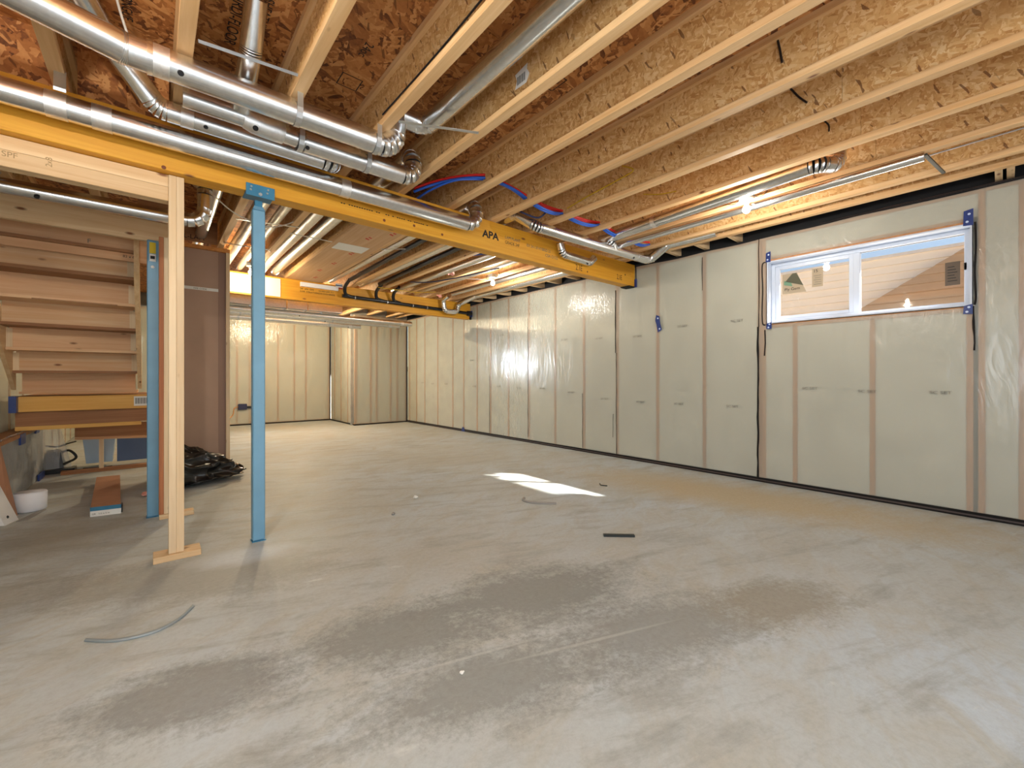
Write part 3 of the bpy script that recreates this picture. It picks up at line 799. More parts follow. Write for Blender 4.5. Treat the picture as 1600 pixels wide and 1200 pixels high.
# ------------------------------------------------------------------ steel posts
def steel_post(x, y, top, label, plate=True):
    t = thing('steel_post', (x, y, 0), label, 'post', 'blue steel posts')
    h = 0.0375
    box('tube', (x-h, x+h, y-h, y+h, 0.006, top-0.10 if plate else top), M_BLUE, t, 0.006)
    box('base_plate', (x-h-0.004, x+h+0.004, y-h-0.004, y+h+0.004, 0, 0.006), M_BLUE_D, t)
    if plate:
        box('inner_tube', (x-0.022, x+0.022, y-0.022, y+0.022, top-0.10, top-0.03), M_BLUE_D, t)
        MB().prism([(x-h, y-h, top-0.10), (x+h, y-h, top-0.10), (x+0.026, y-0.02, top-0.068), (x-0.026, y-0.02, top-0.068)], (0, 2*h, 0)).build('cap', M_BLUE, t)
        pl = MB()
        pl.box(x-0.085, x+0.085, BF-0.008, BF+BT+0.008, BZ0-0.007, BZ0-0.001); pl.box(x-0.085, x+0.085, BF-0.008, BF-0.001, BZ0-0.001, BZ0+0.05)
        s = pl.build('saddle_plate', M_BLUE_D, t)
        box('saddle_lip', (x-0.085, x+0.085, BF-0.012, BF-0.008, BZ0-0.03, BZ0+0.05), M_BLUE_D, t)
        for dx, dz in ((-0.055, 0.03), (-0.058, 0.008), (0.045, 0.03), (0.04, 0.006)):
            MB().lathe((x+dx, BF-0.0115, BZ0+dz), [(0.008, 0), (0.008, 0.003), (0.005, 0.006)], 8, (0, -1, 0)).build('screw', M_STRAP, t)
        MB().lathe((x-0.002, BF-0.012, BZ0-0.012), [(0.012, 0), (0.012, 0.006)], 6, (0, -1, 0)).build('bolt', M_STRAP, t)
    return t
steel_post(0.561, 3.40, BZ0, 'light blue square steel post standing alone under the yellow beam')
p2 = steel_post(0.0, 4.545, 2.26, 'light blue steel post behind the pale wooden post, by the stair', plate=False)
box('yellow_label', (-0.022, 0.018, 4.5065-0.0005, 4.5075, 2.15, 2.24), plain('yellow_label', (230, 200, 40), 0.6), p2)
lb = box('white_label', (-0.022, 0.018, 4.5065-0.0005, 4.5075, 2.085, 2.145), M_PAPER, p2)
box('label_print', (-0.016, 0.012, 4.5055, 4.506, 2.105, 2.13), M_INK, lb)
MB().lathe((-0.002, 4.5075, 2.04), [(0.012, 0), (0.012, 0.002), (0.004, 0.003)], 12, (0, -1, 0)).build('rivet', M_PAPER, p2)

# ------------------------------------------------------------------ wooden props
def wood_prop(name, xs, y0, y1, top, foot, label, mats):
    t = thing(name, ((foot[0]+foot[1])/2, (foot[2]+foot[3])/2, 0), label, 'post', 'wooden props on foot boards')
    box('foot_board', (foot[0], foot[1], foot[2], foot[3], 0, 0.038), M_SPR_X, t, 0.002)
    for (a, c), mm in zip(xs, mats):
        box('stud', (a, c, y0, y1, 0.038, top), mm, t, 0.002)
    return t
wood_prop('wooden_prop', [(0.074, 0.112), (0.1125, 0.1505)], 3.375, 3.464, BZ0-0.002, (0.0, 0.236, 3.352, 3.44+0.045), 'pale doubled stud prop standing in front of the blue post by stair', [M_SPR_Z, M_SPR_Z])
wood_prop('wooden_prop', [(0.036, 0.066), (0.0665, 0.1045), (0.105, 0.143)], 4.40, 4.489, 2.27, (0.038, 0.26, 4.385, 4.47), 'reddish-edged doubled stud prop half hidden behind the front wooden prop', [M_SPR_RED, M_SPR_Z, M_SPR_Z])
hd = thing('stud_header', (-0.4, 3.42, 2.2), 'pale doubled header board running left from the front wooden prop', 'header')
box('header_board', (XL, 0.0735, 3.385, 3.424, 2.325, BZ0-0.002), M_SPR_X, hd, 0.002)
box('header_board', (XL, 0.0735, 3.385, 3.424, 2.238, 2.324), M_SPR_X, hd, 0.002)
box('header_board', (XL, 0.0735, 3.4245, 3.4635, 2.238, BZ0-0.002), M_SPR_X, hd, 0.002)
text('header_lettering', 'SPF', (-0.60, 3.3845, 2.29), ROT_S, 0.04, M_FAINTW, hd)
text('header_lettering', '2x8', (-0.42, 3.3845, 2.285), (R(90), R(-90), 0), 0.035, M_FAINTW, hd)

# ------------------------------------------------------------------ stair
st = thing('basement_stair', (-0.58, 5.7, 0.95), 'wooden basement stair seen from behind and below', 'stair')
XA, XB = -1.03, -0.13
box('rim_board', (XA-0.03, 0.10, 4.60, 4.638, 2.27, 2.44), M_SPR_X, st, 0.002)
box('upper_rim_board', (XA-0.03, 0.09, 4.99, 5.01, 2.16, 2.36), M_FIR_RED, st)
RUN, RISE = 0.25, 0.208
for k in range(6):             # k = 0 is the highest riser
    y = 5.10+RUN*k; zb = 2.016-RISE*k
    mm = (M_FIR_X, M_FIR_RED)[k % 2]
    r_ = box('riser', (XA+0.04, XB-0.02, y, y+0.019, zb+0.026, zb+RISE-(0.001 if k else 0.03)), mm, st)
    box('tread', (XA+0.02, XB, y-0.012, y+RUN+0.028, zb, zb+0.025), (M_PLY_X, M_FIR_X)[k % 2], st)
    if k < 5: box('cleat', (XB-0.045, XB-0.002, y-0.006, y-0.0005, zb+0.028, zb+RISE-0.012), M_SPR_Z, st)
    if k in (3, 4): box('cleat', (XA+0.022, XA+0.06, y-0.006, y-0.0005, zb+0.028, zb+RISE-0.012), M_SPR_Z, st)
    if k in (0, 1, 2): box('splinter_strip', (XA+0.25, XB-0.12, y-0.018, y-0.012, zb-0.004, zb+0.006), M_PLY_X, st)
box('top_tread', (XA+0.02, XB, 4.95, 5.12, 2.226, 2.25), M_PLY_X, st)
for xs in ((XA-0.012, XA+0.018), (XB+0.002, XB+0.036)):
    MB().prism([(xs[0], 4.92, 2.40), (xs[0], 4.92, 2.06), (xs[0], 6.24, 1.02), (xs[0], 6.24, 1.298), (xs[0], 5.0, 2.40)], (xs[1]-xs[0], 0, 0)).build('stringer', M_SPR_Y, st)
text('board_lettering', 'F', (-0.42, 4.9895, 2.27), ROT_S, 0.05, M_INK_G, st)
text('board_lettering', '82 x 6', (-0.20, 4.9895, 2.19), ROT_S, 0.03, M_INK, st)
ld = thing('stair_landing', (-0.5, 6.6, 0.6), 'stair landing with yellow front board and barcode label', 'landing')
box('front_board', (XA+0.02, 0.02, 6.25, 6.288, 0.803, 0.953), M_LANDING, ld, 0.002)
box('landing_deck', (XA, 0.02, 6.29, 7.3, 0.935, 0.955), M_PLY_X, ld)
box('plywood_apron', (XA, 0.02, 6.31, 6.329, 0.655, 0.80), M_PLY_X, ld)
box('apron_ledge', (XA, -0.10, 6.30, 6.36, 0.615, 0.654), M_LANDING, ld)
box('tape_wrap', (XA-0.02, XA+0.03, 6.17, 6.3, 0.80, 0.96), M_TAPE, ld)
lb = box('barcode_label', (-0.16, -0.03, 6.2485, 6.2495, 0.83, 0.935), M_PAPER, ld)
for k in range(14): box('barcode_bar', (-0.148+k*0.0078, -0.148+k*0.0078+(0.003 if k % 3 else 0.005), 6.2478, 6.2484, 0.852, 0.918), M_INK, lb)
ls = thing('lower_step', (-0.3, 7.0, 0.3), 'lower plywood step box under the stair landing', 'step')
MB().hexa([(-0.68, 6.9, 0.46), (0.02, 6.9, 0.425), (0.02, 6.92, 0.425), (-0.68, 6.92, 0.46)], [(-0.68, 6.9, 0.60), (0.02, 6.9, 0.60), (0.02, 6.92, 0.60), (-0.68, 6.92, 0.60)]).build('front_panel', M_PLY_X, ls)
MB().hexa([(-0.68, 6.9, 0.43), (0.02, 6.9, 0.395), (0.02, 7.2, 0.395), (-0.68, 7.2, 0.43)], [(-0.68, 6.9, 0.455), (0.02, 6.9, 0.42), (0.02, 7.2, 0.42), (-0.68, 7.2, 0.455)]).build('under_board', M_FIR_RED, ls)
box('prop_leg', (-0.50, -0.46, 7.16, 7.20, 0.04, 0.41), M_SPR_Z, ls)
sl = tag(MB().box(-0.82, 0.05, 7.15, 7.24, 0, 0.04).build('sole_plate', M_PLY_X), 'dark floor plate lying under the lower stair step', 'plate')
bbx = tag(MB().box(-0.36, 0.2, 7.60, 7.63, 0.04, 0.46).build('foam_board', M_STEELBLUE), 'slate blue board standing under the stair', 'board')
tote = thing('clear_tote', (-0.5, 7.6, 0.05), 'clear plastic tote standing under the stair', 'tote')
MB().hexa([(-0.64, 7.5, 0.06), (-0.40, 7.5, 0.06), (-0.40, 7.75, 0.06), (-0.64, 7.75, 0.06)], [(-0.67, 7.47, 0.40), (-0.37, 7.47, 0.40), (-0.37, 7.78, 0.40), (-0.67, 7.78, 0.40)]).build('tub', plain('tote_plastic', (176, 200, 224), 0.2), tote)
box('lid', (-0.68, -0.36, 7.46, 7.79, 0.40, 0.43), plain('tote_lid', (60, 96, 160), 0.35), tote)
# tangle of tools and cable on the floor below the landing
tg = thing('power_tool', (-0.9, 7.5, 0), 'black power tool with its cable under the stair landing', 'tool')
MB().hexa([(-1.0, 7.4, 0.05), (-0.82, 7.4, 0.05), (-0.82, 7.6, 0.05), (-1.0, 7.6, 0.05)], [(-0.98, 7.42, 0.24), (-0.85, 7.42, 0.24), (-0.86, 7.56, 0.26), (-0.98, 7.56, 0.26)]).build('tool_body', M_ABS, tg)
MB().box(-1.02, -0.72, 7.3, 7.5, 0, 0.05).build('tool_base', M_ABS, tg)
MB().tube(spline([(-0.86, 7.5, 0.22), (-0.78, 7.45, 0.25), (-0.72, 7.42, 0.16), (-0.82, 7.36, 0.10)]), 0.014, 8).build('tool_handle', M_DARKM, tg)
MB().tube(spline([(-0.98, 7.5, 0.20), (-1.02, 7.45, 0.33), (-0.9, 7.5, 0.3), (-0.78, 7.46, 0.34), (-0.72, 7.4, 0.36)]), 0.008, 6).build('cable', M_ABS, tg)
MB().tube(spline([(-0.75, 7.35, 0.02), (-0.6, 7.32, 0.02), (-0.65, 7.4, 0.02), (-0.5, 7.36, 0.015), (-0.4, 7.42, 0.012)]), 0.009, 6).build('cable', M_ABS, tg)

# plastic wrapped ledge by the left wall
lg = thing('wrapped_ledge', (-1.0, 6.4, 0), 'low ledge at left wall wrapped in clear plastic and blue tape', 'ledge')
box('ledge_core', (XL+0.004, -0.985, 5.3, 7.34, 0, 0.565), M_CONC, lg)
box('ledge_cap', (XL+0.004, -0.955, 5.3, 7.36, 0.57, 0.605), M_PLY_X, lg)
film_mesh('plastic_wrap', (-0.972, 5.3, 0.0), (0, 2.06, 0), (0, 0, 0.62), 40, 16, (1, 0, 0), M_POLY_CLEAR, lg, amp=0.014, seed=2)
film_mesh('plastic_flap', (-0.97, 7.36, 0.0), (0.22, 0.10, 0), (-0.12, 0.0, 0.62), 12, 16, (0, -1, 0), M_POLY_CLEAR, lg, amp=0.03, seed=4)
for (a, c, z0, z1) in ((6.05, 6.25, 0.50, 0.60), (6.75, 6.9, 0.54, 0.609), (6.9, 7.2, 0.0, 0.07)):
    box('tape_wrap', (-0.965 if z0 < 0.7 else -1.045, -0.95 if z0 < 0.7 else -1.0, a, c, z0, z1), M_TAPE, lg)
wp = thing('leaning_panel', (-0.86, 5.06, 0), 'white board leaning against left wall beside the white roll', 'board')
MB().hexa([(-0.90, 4.985, 0.004), (-0.865, 4.985, 0.0), (-0.82, 5.14, 0.0), (-0.855, 5.14, 0.004)], [(-1.10, 4.985, 0.62), (-1.065, 4.985, 0.625), (-1.03, 5.14, 0.625), (-1.065, 5.14, 0.62)]).build('panel_face', M_WHITE_D, wp)
MB().lathe((-0.855, 5.01, 0.06), [(0.012, 0), (0.009, 0.003)], 10, (0.9, -0.3, 0.2)).build('knob', M_DARKM, wp)
cb = thing('cardboard_sheet', (-0.92, 5.3, 0), 'brown cardboard sheet leaning behind the white board', 'cardboard')
MB().hexa([(-0.90, 5.16, 0.0), (-0.87, 5.16, 0), (-0.85, 5.30, 0), (-0.88, 5.30, 0)], [(-1.03, 5.16, 0.66), (-1.02, 5.16, 0.66), (-0.955, 5.30, 0.66), (-0.965, 5.30, 0.66)]).build('sheet', M_CARD, cb)
rl = thing('foam_roll', (-0.80, 5.42, 0), 'white foam sill gasket roll on the floor by the left wall', 'roll')
MB().lathe((-0.80, 5.42, 0.003), [(0.085, 0), (0.10, 0.01), (0.102, 0.15), (0.096, 0.16), (0.05, 0.158), (0.045, 0.13)], 28).build('roll_body', M_FOAM, rl)
MB().hexa([(-0.74, 5.33, 0.002), (-0.70, 5.36, 0.002), (-0.76, 5.06, 0.002), (-0.82, 5.05, 0.002)], [(-0.74, 5.33, 0.01), (-0.70, 5.36, 0.01), (-0.76, 5.06, 0.006), (-0.82, 5.05, 0.006)]).build('loose_tail', M_GREYST, rl)

# flooring pack
pk = thing('flooring_pack', (-0.3, 5.6, 0), 'long brown topped flooring pack with blue and white end on the floor', 'box')
def pkc(x, y): return x, y
MB().hexa([(-0.389, 4.85, 0), (-0.205, 4.82, 0), (-0.275, 6.30, 0), (-0.46, 6.32, 0)], [(-0.389, 4.85, 0.075), (-0.205, 4.82, 0.075), (-0.275, 6.30, 0.075), (-0.46, 6.32, 0.075)]).build('carton', M_CARD, pk)
MB().hexa([(-0.391, 4.847, 0), (-0.203, 4.817, 0), (-0.203, 4.819, 0), (-0.391, 4.849, 0)], [(-0.391, 4.847, 0.045), (-0.203, 4.817, 0.045), (-0.203, 4.819, 0.045), (-0.391, 4.849, 0.045)]).build('end_label', M_PAPER, pk)
MB().hexa([(-0.391, 4.847, 0.045), (-0.203, 4.817, 0.045), (-0.203, 4.819, 0.045), (-0.391, 4.849, 0.045)], [(-0.391, 4.847, 0.077), (-0.203, 4.817, 0.077), (-0.203, 4.819, 0.077), (-0.391, 4.849, 0.077)]).build('blue_end_band', M_BLUE_D, pk)
MB().hexa([(-0.203, 4.83, 0.005), (-0.196, 4.83, 0.005), (-0.20, 5.0, 0.005), (-0.21, 5.0, 0.005)], [(-0.203, 4.83, 0.07), (-0.196, 4.83, 0.07), (-0.20, 5.0, 0.05), (-0.21, 5.0, 0.05)]).build('side_strap', M_ABS, pk)
ta = math.atan2(-0.03, 0.188)
text('pack_lettering', 'GR   1/2 x 5 in', (-0.38, 4.8445, 0.014), (R(90), 0, ta), 0.018, M_INK_G, pk)

# black refuse bag
bmb = bmesh.new()
bmesh.ops.create_icosphere(bmb, subdivisions=6, radius=1.0)
for v in bmb.verts:
    p = v.co.copy()
    f1 = 1-abs(noise.noise(p*1.7+Vector((3, 1, 2))))
    f2 = 1-abs(noise.noise(Vector((p.x*2.6, p.y*2.2, p.z*2.2))+Vector((8, 4, 1))))
    f3 = noise.noise(Vector((p.x*7, p.y*6, p.z*6)))
    k = 0.70+0.20*f1*f1+0.15*f2**3+0.014*f3
    zz = p.z if p.z > 0 else p.z*0.15
    h = 0.40*(1-0.72*min(1, max(0, p.x-0.05)/0.7)) + 0.03
    xs = 0.66 if p.x > 0 else 0.14
    q = math.sqrt(max(0.0, 1-abs(p.x)**6))/max(0.12, math.sqrt(max(0.0, 1-p.x*p.x))) if p.x > 0 else 1.0
    q = min(q, 2.2)
    v.co = (p.x*xs*k*1.05, p.y*q*0.34*k*(1-0.42*max(0, p.x)), zz*q*h*k*1.05)
mz = min(v.co.z for v in bmb.verts)
for v in bmb.verts: v.co.z -= mz
me = bpy.data.meshes.new('refuse_bag'); bmb.to_mesh(me); bmb.free()
me.polygons.foreach_set('use_smooth', [True]*len(me.polygons)); me.materials.append(M_BAG)
bag = tag(link(bpy.data.objects.new('refuse_bag', me), None, (0.18, 5.70, 0)), 'crumpled black plastic refuse bag on floor by the brown partition', 'bag')
bag.rotation_euler = (0, 0, R(6))

# brown partition
pt = thing('wall_partition', (0.3, 6.2, 0), 'brown drywall backed stud partition beside the stair', kind='structure')
box('drywall_back', (-0.02, 0.60, 6.16, 6.172, 0.05, 2.655), M_DRY, pt)
box('drywall_strip', (0.601, 0.672, 6.162, 6.172, 0.05, 2.655), plain('drywall_kraft_darker', (160, 130, 114), 0.85), pt)
box('end_stud', (0.673, 0.712, 6.12, 6.21, 0.04, 2.655), M_SPR_Z, pt)
box('top_plate', (-0.02, 0.712, 6.12, 6.21, 2.656, 2.698), M_SPR_ORANGE, pt)
box('sole_plate', (-0.02, 0.712, 6.12, 6.21, 0, 0.04), M_SPR_X, pt)
tpz = 2.175
mb = box('printed_tape', (0.1, 0.60, 6.1585, 6.1595, tpz, tpz+0.035), M_PAPER, pt)
text('tape_lettering', 'FIRE CODE', (0.36, 6.158, tpz+0.008), ROT_S, 0.026, M_INK_G, mb)

# ------------------------------------------------------------------ ducts near the camera
D = thing('duct_run', (0.8, 3.2, 2.48), 'long galvanised round duct running in front of the yellow beam', 'duct', 'galvanised ducts')
duct(D, [(XL, 3.20, 2.55), (2.30, 3.20, 2.55), (2.30, 3.22, 2.77), (2.30, 3.62, 2.77)], 0.0635, rb=0.115)
for x in (-0.42, -0.25): band(D, 'tape_band', (x, 3.20, 2.55), (x+0.08, 3.20, 2.55), 0.0655, M_FOIL)
band(D, 'tape_band', (1.05, 3.2, 2.55), (1.12, 3.2, 2.55), 0.0655, M_FOIL)
sp = MB().tube(spline([(-0.38, 3.15, 2.76), (-0.38, 3.125, 2.68), (-0.38, 3.13, 2.61), (-0.30, 3.16, 2.60)]), 0.0025, 6)
def strap(parent, x, y, z, r, up, w=0.03, mat=None):
    """flat steel hanger: from the joist down round the underside of a pipe along X"""
    pts = [(y-r-0.004, up)] + [(y+(r+0.004)*math.cos(a), z+(r+0.004)*math.sin(a)) for a in [math.pi+i*math.pi/8 for i in range(9)]] + [(y+r+0.004, up)]
    mb = MB()
    for (a, b_), (c, d) in zip(pts, pts[1:]):
        mb.add([(x, a, b_), (x+w, a, b_), (x+w, c, d), (x, c, d)], [(0, 1, 2, 3)])
    return mb.build('hanger_strap', mat or M_STRAP, parent)
MB().prism([(-0.385, 3.136, 2.60), (-0.385, 3.13, 2.615), (-0.385, 3.145, 2.71), (-0.385, 3.15, 2.71)], (0.045, 0, 0)).build('hanger_tab', M_STRAP, D)
D = thing('duct_run', (0.5, 2.58, 2.55), 'large galvanised duct nearest camera with elbow into the joist bay', 'duct', 'galvanised ducts')
duct(D, [(-0.62, 2.40, 2.62), (-0.10, 2.58, 2.62), (1.19, 2.575, 2.62), (1.19, 2.55, 2.80)], 0.068, rb=0.09)
band(D, 'tape_band', (0.0, 2.58, 2.62), (0.06, 2.58, 2.62), 0.070, M_FOIL)
plug(D, (0.10, 2.529, 2.575), 0.013)
MB().tube([(-0.02, 2.58, 2.62), (0.0, 2.58, 2.62)], [0.073, 0.071], 18).build('collar', M_GALV, D)
strap(D, 0.60, 2.577, 2.62, 0.068, 2.70); strap(D, 1.05, 2.575, 2.62, 0.068, 2.70)
D = thing('duct_run', (0.8, 2.86, 2.55), 'middle galvanised duct strapped below the large one, with taped reducer', 'duct', 'galvanised ducts')
duct(D, [(0.12, 2.84, 2.635), (0.40, 2.84, 2.635)], 0.055)
MB().tube([(0.40, 2.84, 2.63), (0.44, 2.84, 2.625), (0.50, 2.845, 2.62), (0.56, 2.845, 2.62), (0.60, 2.85, 2.62)], [0.055, 0.063, 0.061, 0.063, 0.060], 18).build('reducer', M_FOIL, D)
duct(D, [(0.72, 2.85, 2.615), (1.47, 2.85, 2.615), (1.47, 2.87, 2.80), (1.47, 3.6, 2.80)], 0.0635, rb=0.09)
band(D, 'tape_band', (0.60, 2.85, 2.618), (0.72, 2.85, 2.615), 0.050, M_GALV)
plug(D, (0.73, 2.81, 2.563), 0.012); plug(D, (0.45, 2.805, 2.575), 0.015)
strap(D, 0.68, 2.85, 2.615, 0.0635, 2.70); strap(D, 1.10, 2.85, 2.615, 0.0635, 2.70)
D = thing('duct_run', (0.5, 3.08, 2.59), 'thin galvanised duct tucked above the beam duct with taped elbows', 'duct', 'galvanised ducts')
duct(D, [(-0.30, 2.60, 2.90), (-0.18, 2.96, 2.86), (0.02, 3.07, 2.64), (0.97, 3.07, 2.64), (1.0, 3.35, 2.765), (1.0, 3.62, 2.765)], 0.057, rb=0.085)
band(D, 'tape_band', (0.12, 3.07, 2.64), (0.18, 3.07, 2.64), 0.059, M_FOIL)
plug(D, (0.235, 3.033, 2.602), 0.012)
D = thing('duct_run', (1.40, 1.0, 2.74), 'straight galvanised duct lying in the joist bay toward the camera', 'duct', 'galvanised ducts')
duct(D, [(1.40, -1.6, 2.83), (1.40, 2.54, 2.83), (1.22, 2.54, 2.83)], 0.0635, rb=0.08)
D = thing('duct_run', (0.37, 2.0, 2.6), 'short galvanised drop duct rising between joists at top left', 'duct', 'galvanised ducts')
duct(D, [(0.38, 2.35, 2.97), (0.38, 2.50, 2.80), (0.38, 2.80, 2.66)], 0.05, rb=0.07)
# flat strap bars between joist bottoms
for (a, c, lab) in (((0.16, 2.43, 2.698), (0.57, 2.37, 2.698), 'flat steel strap nailed across the joists at the upper left'),
                    ((1.14, 2.40, 2.698), (1.58, 2.18, 2.698), 'flat steel strap nailed across joists beside the barcode label')):
    tag(MB().bar(a, c, 0.024, 0.002).build('steel_strap', M_STRAP), lab, 'strap')
# duct hugging the right part of the beam
D = thing('duct_run', (3.5, 3.0, 2.57), 'thin galvanised duct under the joists along right part of beam', 'duct', 'galvanised ducts')
duct(D, [(2.74, 3.62, 2.765), (2.74, 3.16, 2.765), (2.86, 2.98, 2.62), (4.42, 2.88, 2.60), (4.68, 2.86, 2.60), (4.70, 2.62, 2.745), (4.70, 2.05, 2.745)], 0.053, rb=0.08)
plug(D, (4.33, 2.85, 2.562), 0.012)
duct(D, [(4.00, 2.9, 2.61), (3.92, 2.88, 2.68), (3.90, 2.98, 2.72)], 0.05, rb=0.05)
D = thing('duct_run', (3.7, 3.25, 2.52), 'short galvanised offset duct against the beam near the wall', 'duct', 'galvanised ducts')
duct(D, [(3.50, 3.262, 2.66), (3.54, 3.262, 2.545), (4.02, 3.262, 2.535), (4.10, 3.262, 2.60)], 0.046, rb=0.07)
plug(D, (3.94, 3.226, 2.497), 0.010)
D = thing('duct_run', (3.84, 2.0, 2.66), 'galvanised duct in joist bay ending in an elbow above the bulb', 'duct', 'galvanised ducts')
duct(D, [(3.91, 3.0, 2.72), (3.755, 0.90, 2.72), (3.92, 0.82, 2.74), (3.93, 0.82, 2.93)], 0.058, rb=0.075)
band(D, 'tape_band', (3.86, 2.32, 2.72), (3.856, 2.27, 2.72), 0.060, M_FOIL)
D = thing('duct_run', (4.2, 1.0, 2.68), 'slim galvanised duct passing right of the bulb toward the window', 'duct', 'galvanised ducts')
duct(D, [(4.09, 3.0, 2.664), (4.05, 0.36, 2.664)], 0.033)
for yb in (2.2, 1.0): strap_y = MB().bar((4.04, yb, 2.664), (4.10, yb, 2.698), 0.02, 0.002).build('hanger_strap', M_STRAP, D)
tag(MB().bar((4.09, 0.36, 2.69), (4.56, 0.30, 2.69), 0.02, 0.012).build('steel_strap', M_DARKM), 'dark steel bracket bar across the joists near the window', 'strap')
tag(MB().tube(spline([(4.40, 2.0, 2.80), (4.40, 1.0, 2.79), (4.41, 0.0, 2.80), (4.40, -1.2, 2.80)]), 0.006, 6).build('copper_wire', M_STRAP), 'thin grey cable stapled along the joist above the window', 'cable')

# ------------------------------------------------------------------ ducts in the far bays
far = [(0.42, 'galvanised duct in the far bay above the brown partition', 0.055, 2.79),
       (0.78, 'wider galvanised duct in far bay crossing behind top of blue post', 0.06, 2.78),
       (0.96, 'narrow galvanised duct in far bay just right of blue post top', 0.045, 2.76),
       (1.24, 'left one of the paired galvanised ducts in the far bay', 0.062, 2.78),
       (1.42, 'right one of the paired galvanised ducts in the far bay', 0.062, 2.78),
       (2.24, 'galvanised duct in the far bay right of the stamped panel', 0.045, 2.76),
       (2.74, 'galvanised duct in the far bay with the dark drain', 0.05, 2.77),
       (3.34, 'galvanised duct in the far bay left of the far bulb', 0.045, 2.74),
       (3.78, 'galvanised duct in the far bay over the far bulb', 0.045, 2.76),
       (4.32, 'galvanised duct in the far bay nearest the plastic wall', 0.04, 2.74)]
for x, lab, r_, z in far:
    D = thing('duct_run', (x, 5.4, z-r_), lab, 'duct', 'galvanised ducts in the far bays')
    MB().tube([(x, 3.66, z), (x, 6.80 if x > 4.2 else 7.26, z)], r_, 16).build('pipe', M_GALV_FAR, D)
    band(D, 'seam_ring', (x, 5.3, z), (x, 5.33, z), r_*1.04, M_GALV_FAR)
# U shaped duct fitting hanging at the far beam
D = thing('duct_run', (4.45, 7.1, 2.4), 'U shaped galvanised duct fitting hanging before the far beam end', 'duct', 'galvanised ducts in the far bays')
duct(D, [(4.30, 6.9, 2.72), (4.30, 7.11, 2.66), (4.34, 7.12, 2.46), (4.62, 7.12, 2.46), (4.66, 7.11, 2.62), (4.72, 6.6, 2.72), (4.72, 3.7, 2.74)], 0.048, rb=0.08)
# rectangular trunk and round ducts beyond the far beam
D = thing('rectangular_duct', (1.4, 8.2, 2.30), 'flat rectangular galvanised trunk duct beyond the far beam', 'duct')
for a, c in ((0.2, 1.72), (1.73, 2.05), (2.06, 2.65)):
    box('trunk_section', (a, c, 7.9, 8.25, 2.33, 2.52), M_GALV_FAR, D)
box('drive_cleat', (1.715, 1.735, 7.885, 8.26, 2.32, 2.53), M_GALV, D); box('drive_cleat', (2.045, 2.062, 7.885, 8.26, 2.32, 2.53), M_GALV, D)
for i, (y, z, r_, x1, lab) in enumerate(((8.05, 2.265, 0.05, 4.1, 'uppermost round duct under the far trunk, with open end'),
                                         (8.3, 2.235, 0.045, 3.95, 'middle round duct under the far trunk duct'),
                                         (8.5, 2.185, 0.05, 3.2, 'lowest round duct under the far trunk duct'))):
    D = thing('duct_run', (2.0, y, z-r_), lab, 'duct', 'round ducts beyond the far beam')
    MB().tube([(0.2, y, z), (x1, y, z)], r_, 16).build('pipe', M_GALV_FAR, D)
    band(D, 'collar', (x1-0.9, y, z), (x1-0.84, y, z), r_*1.05, M_GALV_FAR)
    band(D, 'collar', (x1-0.25, y, z), (x1-0.18, y, z), r_*1.06, M_FOIL)
    plug(D, (1.95+0.5*i, y-0.04, z-0.035), 0.010)
    if i: [strap(D, x, y, z, r_, JZ+0.002) for x in (1.09, 2.575)]
    else: [box('pipe_clip', (x, x+0.03, y-0.03, y+0.03, z+r_-0.004, 2.332), M_STRAP, D) for x in (1.2, 2.3)]

# duct under the header on the left, turning up
D = thing('duct_run', (-0.3, 3.95, 2.25), 'galvanised duct passing behind wooden prop and turning up, at left', 'duct', 'galvanised ducts')
duct(D, [(XL, 3.95, 2.30), (0.30, 3.95, 2.31), (0.30, 3.93, 2.60), (0.30, 4.6, 2.85)], 0.048, rb=0.11)
plug(D, (-0.55, 3.91, 2.262), 0.013)
mb = MB()
for k in range(4): mb.lathe((-0.70, 3.89-0.004*k, 2.36+0.028*k), [(0.012, -0.002), (0.012, 0.002)], 8, (0, -1, 0))
mb.build('perforated_strap', M_STRAP, D)

# ------------------------------------------------------------------ drain pipes on the far beam
D = thing('drain_pipe', (3.6, 7.2, 2.45), 'black plastic drain pipe fixed along the far beam', 'pipe')
MB().tube([(2.42, 7.22, 2.525), (XW-0.06, 7.22, 2.485)], 0.030, 14).build('pipe', M_ABS, D)
for x in (2.44, 2.98, 3.30):
    MB().tube(spline([(x+0.16, 7.22, 2.52), (x+0.03, 7.2, 2.55), (x-0.01, 7.12, 2.66), (x-0.01, 6.9, 2.74)]), 0.028, 12).build('branch', M_ABS, D)
for x in (2.62, 3.2, 3.7, 4.0): band(D, 'pipe_clip', (x, 7.22, 2.52-(x-2.42)*0.0155), (x+0.015, 7.22, 2.52-(x-2.42)*0.0155), 0.034, M_STRAP)
MB().lathe((XW-0.07, 7.22, 2.485), [(0.05, -0.05), (0.055, 0.0), (0.04, 0.05)], 14, (1, 0, 0)).build('end_coupling', M_ABS, D)
for x, lab in ((2.44, 'black drain pipe in the bay just right of the stamped panel'), (2.93, 'black drain pipe in the middle far joist bay')):
    tag(MB().tube([(x, 3.7, 2.79), (x, 6.9, 2.74)], 0.032, 12).build('drain_pipe', M_ABS), lab, 'pipe', 'drain pipes in the joist bays')

